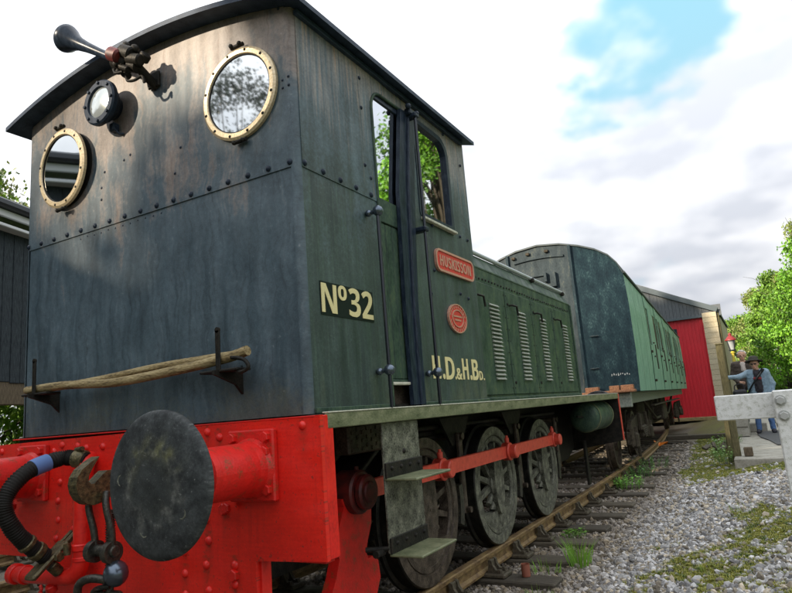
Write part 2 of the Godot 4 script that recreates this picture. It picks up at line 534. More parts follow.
# weathered paint of the cab sheets: runs, rust, scuffs; browner end top, sky tint painted on the side
func cab_textures() -> void:
	var n := fnl(101)
	var n2 := fnl(102, 5)
	var n3 := fnl(103, 3)
	var end_tex := uvtex(768, 768, func(u: float, v: float) -> Color:
		var x := u * 2.5 - 1.25
		var y := 1.25 + v * 2.45
		var wx := x + n2.get_noise_2d(x * 3.0 + 70.0, y * 3.0) * 0.05
		var streak := n.get_noise_2d(wx * 7.0, y * 0.8) * 0.5 + 0.5
		var streak2 := n3.get_noise_2d(wx * 30.0 + 9.0, y * 1.6) * 0.5 + 0.5
		var blot := n2.get_noise_2d(x * 1.7 + 5.0, y * 1.5) * 0.5 + 0.5
		var md := n2.get_noise_2d(x * 7.0 + 3.0, y * 5.5) * 0.5 + 0.5
		var fine := n2.get_noise_2d(x * 24.0, y * 24.0) * 0.5 + 0.5
		var gr := n2.get_noise_2d(x * 80.0, y * 80.0) * 0.5 + 0.5
		# dark slate paint, chalked in runs
		var c := Color(.043, .070, .087).lerp(Color(.100, .145, .172), clampf(streak * 1.1 + blot * 0.9 - 0.60, 0, 1))
		c = c.lerp(Color(.15, .18, .195), clampf((streak2 - 0.58) * 2.4, 0, 1) * clampf(md * 2.0 - 0.6, 0, 1) * 0.6)
		c = c.lerp(Color(.017, .026, .032), clampf((0.42 - streak2) * 3.0, 0, 1) * 0.55)
		# browner towards the roof and the middle, ragged at its edge
		var brown_top := clampf((y - 2.86) * 1.5 + (blot - 0.5) * 2.6 + (streak - 0.5) * 2.0 + (streak2 - 0.5) * 0.9 + (fine - 0.5) * 0.7 - absf(x + 0.15) * 0.35 + 0.35, 0, 1)
		c = c.lerp(Color(.135, .108, .090).lerp(Color(.25, .208, .18), streak2 * 0.6 + md * 0.4), brown_top * 0.9)
		c = c.lerp(Color(.085, .050, .032), clampf((streak2 - 0.60) * 3.5, 0, 1) * brown_top * 0.75)
		# splashed dirt along the foot
		c = c.lerp(Color(.075, .080, .055), clampf((1.50 - y) * 4.0 + (blot - 0.5) * 2.4 + (fine - 0.5) * 1.6 - 0.1, 0, 1) * 0.6)
		# chips and scuffs
		c = c.lerp(Color(.30, .32, .32), clampf((fine - 0.77) * 9.0, 0, 1) * 0.45)
		c = c.lerp(Color(.012, .013, .014), clampf((0.22 - fine) * 9.0, 0, 1) * 0.5)
		return c * (0.30 + 0.45 * fine + 0.55 * gr + 0.45 * md))
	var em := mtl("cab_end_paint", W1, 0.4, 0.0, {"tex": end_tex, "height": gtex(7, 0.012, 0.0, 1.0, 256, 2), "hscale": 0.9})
	em.roughness_texture = uvtex(256, 256, func(u: float, v: float) -> Color:
		var s := n.get_noise_2d(u * 22.0, v * 2.4) * 0.5 + 0.5
		var r := lerpf(0.36, 0.66, s)
		return Color(r, r, r).srgb_to_linear())
	em.roughness = 1.0
	var side_tex := uvtex(768, 768, func(u: float, v: float) -> Color:
		var x := u * 2.4
		var y := 1.25 + v * 2.35
		var streak := n.get_noise_2d(x * 8.0 + 40.0, y * 0.8) * 0.5 + 0.5
		var streak2 := n3.get_noise_2d(x * 34.0 + 59.0, y * 1.1) * 0.5 + 0.5
		var blot := n2.get_noise_2d(x * 1.3 + 25.0, y * 1.3) * 0.5 + 0.5
		var fine := n2.get_noise_2d(x * 30.0 + 7.0, y * 30.0) * 0.5 + 0.5
		var c := Color(.012, .022, .021).lerp(Color(.034, .054, .049), clampf(streak * 0.9 + blot * 1.1 - 0.55, 0, 1))
		var blue := clampf((y - 2.35) * 1.5 + (blot - 0.5) * 2.2 + (streak - 0.5) * 1.2 + (fine - 0.5) * 0.8 + (0.55 - x) * 0.35, 0, 1)  # bluish upper side: sky reflection painted into the colour
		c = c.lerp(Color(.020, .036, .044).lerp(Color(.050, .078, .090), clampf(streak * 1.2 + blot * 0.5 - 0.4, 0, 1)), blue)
		if y > 2.58:
			var rust := clampf(blot * 1.4 + (streak2 - 0.5) * 1.3 - 0.42 + (y - 3.14) * 1.6, 0, 1)
			c = c.lerp(Color(.15, .125, .105).lerp(Color(.22, .19, .16), streak2), rust * 0.75)
			c = c.lerp(Color(.16, .09, .045), clampf((streak2 - 0.64) * 4.0, 0, 1) * rust)
		else:
			c = c.lerp(Color(.050, .085, .062), clampf((streak2 - 0.56) * 2.5, 0, 1) * 0.5)
			c = c.lerp(Color(.070, .074, .036), clampf((blot - 0.42) * 2.6 + (streak - 0.5) * 1.2 + (1.42 - y) * 2.0, 0, 1) * 0.55 * clampf((1.75 - y) * 4.0, 0, 1))
		c = c.lerp(Color(.24, .27, .24), clampf((fine - 0.82) * 9.0, 0, 1) * 0.4)
		var gr := n2.get_noise_2d(x * 70.0 + 4.0, y * 70.0) * 0.5 + 0.5
		var md := n2.get_noise_2d(x * 6.0 + 13.0, y * 4.5) * 0.5 + 0.5
		c = c.lerp(Color(.13, .15, .14), clampf((gr - 0.74) * 7.0, 0, 1) * 0.5)
		return c * (0.22 + 0.95 * fine + 0.95 * gr + 1.0 * md))
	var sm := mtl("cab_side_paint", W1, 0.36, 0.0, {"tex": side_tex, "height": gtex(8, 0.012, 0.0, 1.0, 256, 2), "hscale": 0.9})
	sm.roughness_texture = em.roughness_texture
	sm.roughness = 1.0
	# red beam: brushed enamel with chips down to dark metal, rust bleeding from rivets and oily runs
	var spots := [[0.543, 1.236], [0.629, 1.205], [1.174, 1.236], [0.525, 0.797], [0.536, 0.691], [0.515, 0.572], [0.36, 0.523], [0.711, 0.58], [0.708, 0.49], [-0.709, 1.221], [-0.557, 1.209], [-0.743, 0.887], [-0.57, 0.852], [-0.585, 0.725], [-0.755, 0.666], [0.655, 0.848], [0.36, 0.74], [0.02, 0.75], [0.15, 0.62]]
	var beam_tex := uvtex(900, 340, func(u: float, v: float) -> Color:
		var x := u * 2.75 - 1.45
		var y := 0.25 + v * 1.05
		var brush := n3.get_noise_2d(x * 5.0 + 11.0, y * 60.0) * 0.5 + 0.5
		var blot := n2.get_noise_2d(x * 2.4 + 61.0, y * 2.4) * 0.5 + 0.5
		var fine := n2.get_noise_2d(x * 28.0 + 5.0, y * 28.0) * 0.5 + 0.5
		var gr := n2.get_noise_2d(x * 90.0, y * 90.0) * 0.5 + 0.5
		var run := n3.get_noise_2d(x * 26.0 + 33.0, y * 1.4) * 0.5 + 0.5
		var c := Color(.66, .011, .007).lerp(Color(.84, .026, .012), clampf(brush * 0.7 + blot * 0.8 - 0.25, 0, 1))
		c = c.lerp(Color(.40, .008, .006), clampf((run - 0.60) * 3.0, 0, 1) * clampf(blot * 1.8 - 0.5, 0, 1) * 0.55)
		for q in spots:
			var dx: float = x - q[0]
			var dy: float = y - q[1]
			if absf(dx) < 0.06 and dy < 0.05 and dy > -0.22:
				var w := exp(-pow(dx / (0.016 + fine * 0.018), 2.0)) * clampf(1.0 + dy * 4.6, 0, 1)
				c = c.lerp(Color(.17, .030, .012), w * clampf(fine * 1.9 - 0.35, 0, 1) * 0.65)
		var edge := minf(minf(1.28 - y, 1.28 - x), absf(y - 0.615) if absf(x) > 0.85 else 1.0)
		var chip := clampf((fine - 0.70 + clampf(0.05 - edge, 0, 0.05) * 2.6) * 12.0, 0, 1) * clampf(gr * 2.4 - 0.7, 0, 1)
		c = c.lerp(Color(.055, .032, .022), chip * 0.8)
		c = c.lerp(Color(.10, .035, .020), clampf((gr - 0.76) * 8.0, 0, 1) * 0.5)
		return c * (0.74 + 0.26 * gr + 0.24 * fine))
	mtl("beam_paint", W1, 0.42, 0.0, {"tex": beam_tex, "rough_tex": M.red_paint.roughness_texture, "height": gtex(10, 0.02, 0.0, 1.0, 256, 4), "hscale": 0.15})
	# buffer face: worn, greasy, with a scrubbed ring and scratches
	var buf_tex := uvtex(384, 384, func(u: float, v: float) -> Color:
		var x := (u - 0.5) * 2.0
		var y := (v - 0.5) * 2.0
		var r := sqrt(x * x + y * y)
		var blot := n2.get_noise_2d(x * 2.2 + 90.0, y * 2.2) * 0.5 + 0.5
		var fine := n2.get_noise_2d(x * 15.0 + 31.0, y * 15.0) * 0.5 + 0.5
		var c := Color(.022, .025, .026).lerp(Color(.062, .070, .071), clampf(blot * 1.6 - 0.3, 0, 1))
		var wob := 0.46 + (blot - 0.5) * 0.35
		var band := exp(-pow((r - wob) / 0.12, 2.0)) * clampf((n2.get_noise_2d(x * 3.4 + 12.0, y * 3.4) * 0.5 + 0.5) * 2.2 - 0.55, 0, 1)
		c = c.lerp(Color(.15, .155, .138), band * (0.35 + 0.6 * fine))
		c = c.lerp(Color(.15, .15, .045), band * clampf(y * 2.0 + 0.1 + (blot - 0.5) * 2.0, 0, 1) * 0.6)
		if r < wob - 0.04:
			c = c.lerp(Color(.03, .034, .03), 0.55 * clampf(fine * 1.8 - 0.2, 0, 1))
		c = c.lerp(Color(.30, .31, .29), clampf((fine - 0.74) * 7.0, 0, 1) * 0.5)
		var scr := n3.get_noise_2d(x * 3.0, y * 40.0 + x * 9.0) * 0.5 + 0.5
		c = c.lerp(Color(.34, .35, .34), clampf((scr - 0.80) * 9.0, 0, 1) * 0.55)
		c = c.lerp(Color(.20, .21, .20), clampf((r - 0.93) * 20.0, 0, 1) * clampf(blot * 2.6 - 0.9, 0, 1) * clampf(fine * 2.2 - 0.6, 0, 1) * 0.4)
		var gr := n2.get_noise_2d(x * 34.0 + 4.0, y * 34.0) * 0.5 + 0.5
		var md := n2.get_noise_2d(x * 5.0 + 43.0, y * 5.0) * 0.5 + 0.5
		return c * (0.15 + 0.6 * fine + 0.6 * gr + 0.6 * md))
	mtl("buffer_face", W1, 0.58, 0.1, {"spec": 0.3, "tex": buf_tex, "height": gtex(9, 0.03, 0.0, 1.0, 256, 5), "hscale": 0.25})

# ---------------------------------------------------------------- sky
func make_sky() -> Sky:
	var w := 1536
	var h := 768
	var n := fnl(21, 6)
	var n2 := fnl(22, 4)
	var out := PackedFloat32Array()
	out.resize(w * h * 3)
	var hole := (Vector3(-0.06, 0.485, -0.87)).normalized()
	var i := 0
	for y in h:
		var el := PI * (0.5 - (y + 0.5) / h)
		for x in w:
			var az := TAU * (x + 0.5) / w
			# the middle of the picture looks along +z; its edges along -z
			var d := V(sin(az) * cos(el), sin(el), -cos(az) * cos(el))
			var c: Color
			if d.y < -0.02:
				c = Color(.16, .15, .12)
			else:
				var k := 1.0 / (maxf(d.y, 0.0) + 0.18)
				var px := d.x * k
				var pz := d.z * k
				var a := n.get_noise_2d(px * 0.55 + 3.0, pz * 0.55) + 0.10
				var b := n2.get_noise_2d(px * 0.9 + 17.0, pz * 1.5 + 4.0) * 0.5 + 0.5
				var f := n.get_noise_2d(px * 2.2 + 8.0, pz * 2.2)
				# a gap in the cloud seen over the coach; elsewhere thin gaps as the noise has them
				var gap := smoothstep(0.982, 0.9992, d.dot(hole) + f * 0.018) * 0.95
				var cover := smoothstep(-0.75, 0.18, a + 0.42 + f * 0.30 - gap * 1.35 + n2.get_noise_2d(px * 5.0, pz * 5.0) * 0.55)
				var blue := Color(.085, .175, .220).lerp(Color(.17, .25, .29), clampf(1.0 - d.y * 1.6, 0, 1))
				var cloud := Color(.236, .247, .272).lerp(Color(.40, .40, .405), clampf(b * 1.6 - 0.42 + f * 0.7 + n.get_noise_2d(px * 5.0, pz * 5.0) * 0.25, 0, 1))
				# a clouded sky is brighter overhead than at the horizon
				c = blue.lerp(cloud, cover) * ((1.0 + 2.0 * maxf(d.y, 0.0)) / 1.58)
			out[i] = c.r
			out[i + 1] = c.g
			out[i + 2] = c.b
			i += 3
	var im := Image.create_from_data(w, h, false, Image.FORMAT_RGBF, out.to_byte_array())
	var pm := PanoramaSkyMaterial.new()
	pm.panorama = ImageTexture.create_from_image(im)
	var s := Sky.new()
	s.sky_material = pm
	return s

func setup_camera_light() -> void:
	var cam := Camera3D.new()
	cam.name = "camera"
	cam.position = V(3.1008, 1.2639, 2.4689)
	cam.basis = Basis.from_euler(V(0.1812, 0.5086, -0.0778))
	cam.fov = 50.49
	cam.near = 0.05
	cam.far = 900.0
	cam.current = true
	add_child(cam)
	var env := Environment.new()
	env.background_mode = Environment.BG_SKY
	env.sky = make_sky()
	env.tonemap_mode = Environment.TONE_MAPPER_LINEAR
	env.tonemap_exposure = 3.4
	env.sdfgi_enabled = true
	env.ssao_enabled = true
	env.ssil_enabled = true
	var we := WorldEnvironment.new()
	we.name = "world_environment"
	we.environment = env
	add_child(we)
	var sun := DirectionalLight3D.new()
	sun.name = "sun"
	sun.light_energy = 0.75
	sun.light_color = Color(1.0, 0.93, 0.83)
	sun.light_angular_distance = 1.2
	sun.shadow_enabled = true
	add_child(sun)
	sun.look_at_from_position(V(0, 0, 0), V(0.60, -0.50, -1.0), Vector3.UP)

# ---------------------------------------------------------------- ground and track
func track_x(z: float) -> float:
	return 0.0 if z > -7.0 else -0.00355 * (z + 7.0) * (z + 7.0)

var gn: FastNoiseLite
var gm: FastNoiseLite

func ground_y(x: float, z: float) -> float:
	var u := x - track_x(clampf(z, -30, 30))
	var h := -0.215 + gn.get_noise_2d(x * 0.9, z * 0.9) * 0.02 + gn.get_noise_2d(x * 4.0, z * 4.0) * 0.008
	h += 0.24 * smoothstep(1.55, 3.3, u) - 0.018 * smoothstep(1.6, 1.35, absf(u))
	h += smoothstep(9.0, 60.0, x) * 3.0
	return h

# how mossy the ground is at a spot, 0..1
func mossy(x: float, z: float) -> float:
	var u := x - track_x(clampf(z, -30, 30))
	var v := gm.get_noise_2d(x * 0.75, z * 0.5) * 0.9 + gm.get_noise_2d(x * 3.2 + 9.0, z * 2.4) * 0.55
	var far := smoothstep(-7.6, -9.4, z) * smoothstep(1.45, 1.9, u - (z + 9.0) * 0.02)
	var m := v + 0.06 + far * 0.8
	m += smoothstep(2.25, 2.9, x) * smoothstep(-6.2, -5.0, z) * 0.30
	m -= smoothstep(2.2, 1.75, u) * 0.55 * (1.0 - 0.75 * far)
	m -= smoothstep(-4.9, -5.6, z) * smoothstep(-8.1, -7.4, z) * 0.35
	return clampf(m * 2.2, 0, 1)

func build_ground() -> void:
	gn = fnl(301, 4)
	gm = fnl(302, 4)
	var xs := [-400.0, -160.0, -80.0, -40.0, -24.0, -16.0, -12.0]
	var x := -9.0
	while x < 1.2:
		xs.append(x)
		x += 0.5
	while x < 5.6:
		xs.append(x)
		x += 0.10
	for q in [6.0, 6.8, 8, 10, 13, 17, 24, 34, 60, 120, 400]:
		xs.append(float(q))
	var zs := [300.0, 120.0, 60.0, 34.0, 22.0, 15.0, 10.0, 7.0, 5.0, 3.5]
	var z := 2.5
	while z > -17.0:
		zs.append(z)
		z -= 0.14 if z < -1.0 else 0.5
	for q in [-18, -19.5, -21, -23, -26, -30, -36, -45, -60, -90, -150, -300, -500]:
		zs.append(float(q))
	var st := S()
	st.set_smooth_group(1)
	var nx := xs.size()
	var nz := zs.size()
	var P := []
	var C := []
	for j in nz:
		for i in nx:
			var px: float = xs[i]
			var pz: float = zs[j]
			P.append(V(px, ground_y(px, pz), pz))
			var m := mossy(px, pz)
			var u := px - track_x(clampf(pz, -30, 30))
			var c := Color(.20, .175, .14).lerp(Color(.095, .075, .045), smoothstep(1.3, 0.9, absf(u)) * 0.8)
			c = c.lerp(Color(.15, .155, .028).lerp(Color(.11, .085, .045), clampf(gm.get_noise_2d(px * 2.0 + 50.0, pz * 2.0) * 1.6 + 0.2, 0, 1)), m * 0.85)
			if px > 6.0 or pz < -30 or pz > 6.0 or px < -7.0:
				c = Color(.07, .11, .025)
			C.append(c)
	for j in nz - 1:
		for i in nx - 1:
			var a := j * nx + i
			var b := a + 1
			var d := a + nx
			var e := d + 1
			for k in [a, b, e, a, e, d]:
				st.set_color(C[k])
				st.add_vertex(P[k])
	st.generate_normals()
	var g := obj("ground", st.commit(), M.ground_soil)
	g.set_meta("kind", "structure")

func stone_mesh(seed_: int) -> ArrayMesh:
	rng.seed = seed_
	var t := (1.0 + sqrt(5.0)) / 2.0
	var v := [V(-1, t, 0), V(1, t, 0), V(-1, -t, 0), V(1, -t, 0), V(0, -1, t), V(0, 1, t), V(0, -1, -t), V(0, 1, -t), V(t, 0, -1), V(t, 0, 1), V(-t, 0, -1), V(-t, 0, 1)]
	for i in 12:
		v[i] = v[i].normalized() * rng.randf_range(0.35, 0.58) * V(1, 0.72, 0.9)
	var f := [0, 11, 5, 0, 5, 1, 0, 1, 7, 0, 7, 10, 0, 10, 11, 1, 5, 9, 5, 11, 4, 11, 10, 2, 10, 7, 6, 7, 1, 8, 3, 9, 4, 3, 4, 2, 3, 2, 6, 3, 6, 8, 3, 8, 9, 4, 9, 5, 2, 4, 11, 6, 2, 10, 8, 6, 7, 9, 8, 1]
	var st := S()
	for i in range(0, 60, 3):
		tri(st, v[f[i]], v[f[i + 1]], v[f[i + 2]])
	return build(st)

func multi(called: String, mesh: Mesh, m: Material, xfs: Array, cols: Array, parent: Node = null) -> MultiMeshInstance3D:
	var mm := MultiMesh.new()
	mm.transform_format = MultiMesh.TRANSFORM_3D
	mm.use_colors = true
	mm.mesh = mesh
	mm.instance_count = xfs.size()
	for i in xfs.size():
		mm.set_instance_transform(i, xfs[i])
		mm.set_instance_color(i, cols[i])
	var o := MultiMeshInstance3D.new()
	o.multimesh = mm
	o.material_override = m
	if parent == null:
		o.name = numbered(called)
		add_child(o, true)
	else:
		o.name = called
		parent.add_child(o, true)
	return o

func rand_basis(s: float) -> Basis:
	return Basis.from_euler(V(rng.randf() * TAU, rng.randf() * TAU, rng.randf() * TAU)).scaled(V(s, s, s))

func build_gravel() -> void:
	rng.seed = 400
	var mesh := stone_mesh(2)
	rng.seed = 401
	var xfs := []
	var cols := []
	while xfs.size() < 250000:
		# thicker near the camera, thinning away
		var z := -1.2 - 16.0 * pow(rng.randf(), 1.7)
		var x := rng.randf_range(-1.6, 4.4)
		if x < 0.9 and rng.randf() < 0.62:
			continue
		var u := x - track_x(z)
		var m := mossy(x, z)
		if x > 1.3 and rng.randf() < m * 0.95:
			continue
		if x > 2.45 and z < -9.0:
			continue
		var s: float = clampf(0.029 * exp(rng.randfn() * 0.40), 0.013, 0.08) * (1.0 + smoothstep(-4, -14, z) * 0.5)
		var y := ground_y(x, z) + s * rng.randf_range(-0.05, 0.34)
		var sc := V(rng.randf_range(.75, 1.3), rng.randf_range(.6, 1.1), rng.randf_range(.75, 1.25))
		xfs.append(Transform3D(rand_basis(s) * Basis.from_scale(sc), V(x, y, z)))
		var t := rng.randf()
		var g := lerpf(.11, .74, t * t * 0.6 + t * 0.2 + 0.2 * rng.randf())
		var c := Color(g, g * 0.99, g * 0.975)
		if rng.randf() < 0.32:
			c = Color(g * 0.85, g * 0.74, g * 0.56)
		var inner := smoothstep(2.05, 1.35, u)
		c = c.lerp(Color(.17, .13, .08) * (0.6 + t), 0.62 * inner) * lerpf(1.0, 0.85, inner)
		cols.append(c)
	tag(stuff(multi("gravel", mesh, M.stone, xfs, cols)), "loose grey and brown ballast stones beside the rails", "gravel")
	# low moss and grass in the gravel
	var bl := S()
	bl.set_smooth_group(-1)
	for k in 5:
		var a := TAU * k / 5.0
		var d := V(cos(a), 0, sin(a))
		var side := V(-sin(a), 0, cos(a)) * 0.10
		var mid := d * 0.25 + V(0, 0.55, 0)
		var tip := d * 0.75 + V(0, 0.85, 0)
		quad(bl, -side, side, mid + side * 0.8, mid - side * 0.8)
		tri(bl, mid - side * 0.8, mid + side * 0.8, tip)
	var tuft := build(bl)
	rng.seed = 450
	var gx := []
	var gc := []
	var tries := 0
	while gx.size() < 90000 and tries < 900000:
		tries += 1
		var z := -1.4 - 18.0 * pow(rng.randf(), 1.5)
		var x := rng.randf_range(1.3, 5.4)
		if x > 2.45 and x < 5.0 and z < -9.25:
			continue
		var m := mossy(x, z)
		if rng.randf() > m * m:
			continue
		var s := rng.randf_range(0.012, 0.036) * (1.0 + smoothstep(-5, -14, z) * 0.6)
		gx.append(Transform3D(Basis(Vector3.UP, rng.randf() * TAU).scaled(V(s, s * rng.randf_range(.5, 1.3), s)), V(x, ground_y(x, z) - 0.002, z)))
		var g := rng.randf()
		gc.append(Color(.17, .18, .02).lerp(Color(.34, .33, .04), g) if rng.randf() < .8 else Color(.07, .13, .02))
	tag(stuff(multi("moss", tuft, M.leaf_dark, gx, gc)), "yellow green moss and short grass spreading over the gravel", "moss")

func sleeper_spot(k: int) -> float:
	var known := [-2.85, -3.52, -4.25, -5.0, -5.78, -6.6, -7.48, -8.35]
	if k >= 0 and k < known.size():
		return known[k]
	return -2.85 - 0.76 * k if k < 0 else -8.35 - 0.78 * (k - 7)

func chair_mesh() -> ArrayMesh:
	var st := S()
	box(st, V(0, 0.02, 0), V(0.40, 0.04, 0.19), 0.012)
	# jaws, outer and inner
	for s in [-1.0, 1.0]:
		var poly := pg([[0.036, 0.03], [0.175, 0.03], [0.16, 0.05], [0.11, 0.065], [0.085, 0.10], [0.078, 0.135], [0.060, 0.145], [0.045, 0.135], [0.05, 0.10], [0.04, 0.06]])
		for dz in [-0.062, 0.028]:
			var xf := Transform3D(Basis(V(s, 0, 0), V(0, 1, 0), V(0, 0, s)), V(0, 0, dz if s > 0 else dz + 0.034))
			extrude(st, poly, 0.034, xf)
		box(st, V(s * 0.058, 0.10, 0), V(0.022, 0.075, 0.11), 0.006)
	for s in [[-0.145, -0.05], [0.145, 0.05], [0.145, -0.05]]:
		hexbolt(st, V(s[0], 0.04, s[1]), Vector3.UP, 0.022, 0.028)
	return build(st)

func build_track(called: String, x0: float, curved: bool, z_from: float, z_to: float, every: bool) -> void:
	var t := Node3D.new()
	t.name = numbered(called)
	add_child(t)
	t.set_meta("kind", "structure")
	var prof := [[-.033, -.145], [.033, -.145], [.036, -.125], [.012, -.105], [.010, -.05], [.036, -.036], [.037, -.008], [.028, 0.0], [-.028, 0.0], [-.037, -.008], [-.036, -.036], [-.010, -.05], [-.012, -.105], [-.036, -.125]]
	for s in [-1.0, 1.0]:
		var path := []
		var z := z_from
		while z > z_to:
			path.append(V((track_x(z) if curved else x0) + s * 0.803, 0, z))
			z -= 1.0
		var st := S()
		sweep(st, prof, path)
		obj("rail", st, M.rail_rust, t)
	var cm := chair_mesh()
	var sls := []
	for k in 3:
		rng.seed = 500 + k
		var st := S()
		box(st, V(0, -0.065, 0), V(2.86, 0.13, 0.25), 0.012)
		sls.append(build(st))
	rng.seed = 510
	for k in range(-9, 24):
		var z := sleeper_spot(k)
		if z < z_to or z > z_from:
			continue
		var dx := (track_x(z - 0.5) - track_x(z + 0.5)) if curved else 0.0
		var o := obj("sleeper", sls[k % 3 if k >= 0 else 0], M["sleeper_wood%d" % (abs(k * 7) % 3)], t)
		o.position = V((track_x(z) if curved else x0) + rng.randf_range(-.025, .025), -0.150 - 0.018, z)
		o.rotation.y = -dx + rng.randf_range(-.02, .02)
		o.rotation.z = rng.randf_range(-.006, .006)
		if k < 12:
			for s in [-1.0, 1.0]:
				var c := obj("chair", cm, M.chair_iron, o)
				c.position = V(s * 0.803, 0.0, 0)

# ---------------------------------------------------------------- locomotive
func roof_y(x: float) -> float:
	return 3.652 - 0.185 * (x / 1.25) * (x / 1.25)

# flat sheet from outline points with texture coordinates; plane "z" (facing +z) or "x" (facing +x)
func uv_sheet(poly: Array, plane: String, at: float, thick: float, uvf: Callable, st: SurfaceTool) -> void:
	var p := pg(poly)
	if Geometry2D.is_polygon_clockwise(p):
		p.reverse()
	var idx := Geometry2D.triangulate_polygon(p)
	if idx.is_empty():
		print("sheet triangulation failed")
	var P := func(q: Vector2, d: float) -> Vector3:
		return V(q.x, q.y, at - d) if plane == "z" else V(at - d, q.y, -q.x)
	var put := func(q: Vector2, d: float) -> void:
		st.set_uv(uvf.call(q))
		st.add_vertex(P.call(q, d))
	for i in range(0, idx.size(), 3):
		var a := p[idx[i]]
		var b := p[idx[i + 1]]
		var c := p[idx[i + 2]]
		if (b - a).cross(c - a) < 0:
			var t := b
			b = c
			c = t
		# plane x is drawn with q.x = -z so that it reads left to right from +x: counter-clockwise from outside in both
		put.call(a, 0.0)
		put.call(c, 0.0)
		put.call(b, 0.0)
		put.call(a, thick)
		put.call(b, thick)
		put.call(c, thick)
	for i in p.size():
		var a := p[i]
		var b := p[(i + 1) % p.size()]
		put.call(a, thick)
		put.call(b, 0.0)
		put.call(b, thick)
		put.call(a, thick)
		put.call(a, 0.0)
		put.call(b, 0.0)

func text_part(called: String, s: String, parent: Node, m: Material, z0: float, z1: float, y0: float, y1: float, x: float, bold := true, depth := 0.004, serif := false) -> MeshInstance3D:
	var f := SystemFont.new()
	f.font_names = PackedStringArray(["Droid Serif" if serif else "Droid Sans"])
	f.font_weight = 700 if bold else 400
	var t := TextMesh.new()
	t.text = s
	t.font = f
	t.font_size = 64
	t.pixel_size = 0.01
	t.depth = 0.1
	t.curve_step = 1.0
	var bb := t.get_aabb()
	var o := MeshInstance3D.new()
	o.name = called
	o.mesh = t
	o.material_override = m
	parent.add_child(o, true)
	# text runs along -z, faces +x
	var sx := absf(z1 - z0) / bb.size.x
	var sy := (y1 - y0) / bb.size.y
	var b := Basis(V(0, 0, -sx), V(0, sy, 0), V(depth / 0.1, 0, 0))
	o.transform = Transform3D(b, V(x, y0, z0) - b * V(bb.position.x, bb.position.y, bb.position.z))
	return o

func build_loco() -> void:
	var loco := thing("diesel_locomotive", "dark green six-wheel diesel shunting engine with red buffer beam and round cab windows", "locomotive")
	loco_frame(loco)
	loco_cab_end(loco)
	loco_cab_side(loco)
	loco_hood(loco)
	loco_wheels(loco)
	loco_beam(loco)
	loco_under(loco)

func loco_frame(loco: Node3D) -> void:
	var st := S()
	box(st, V(0, 1.262, -3.585), V(2.50, 0.044, 7.15), 0.004)
	obj("footplate", st, M.black_iron, loco)
	for s in [-1.0, 1.0]:
		st = S()
		box(st, V(s * 1.272, 1.248, -3.60), V(0.022, 0.074, 7.14), 0.004)
		var v := obj("valance", st, M.valance, loco)
		st = S()
		box(st, V(s * 1.268, 1.2885, -3.60), V(0.036, 0.007, 7.14), 0.002)
		obj("edge_strip", st, M.pale_edge, v)
	for s in [-1.0, 1.0]:
		st = S()
		var pl := pg([[-0.12, 0.55], [-0.12, 1.20], [-7.1, 1.20], [-7.1, 0.55], [-6.7, 0.42], [-5.6, 0.42], [-5.4, 0.62], [-1.2, 0.62], [-1.0, 0.40], [-0.4, 0.40]])
		extrude(st, pl, 0.03, side_xf(s * 0.56 + 0.015))
		obj("frame_plate", st, M.black_iron, loco)
	for q in [[0.75, -1.25, 0.8], [0.8, -2.55, 0.7], [0.8, -4.0, 0.7], [0.9, -6.2, 0.5]]:
		st = S()
		box(st, V(0, q[0], q[1]), V(1.0, q[2], 0.03))
		obj("frame_stretcher", st, M.black_iron, loco)
	st = S()
	box(st, V(0, 0.62, -3.3), V(0.9, 0.25, 1.2), 0.05)
	obj("final_drive", st, M.black_iron, loco)

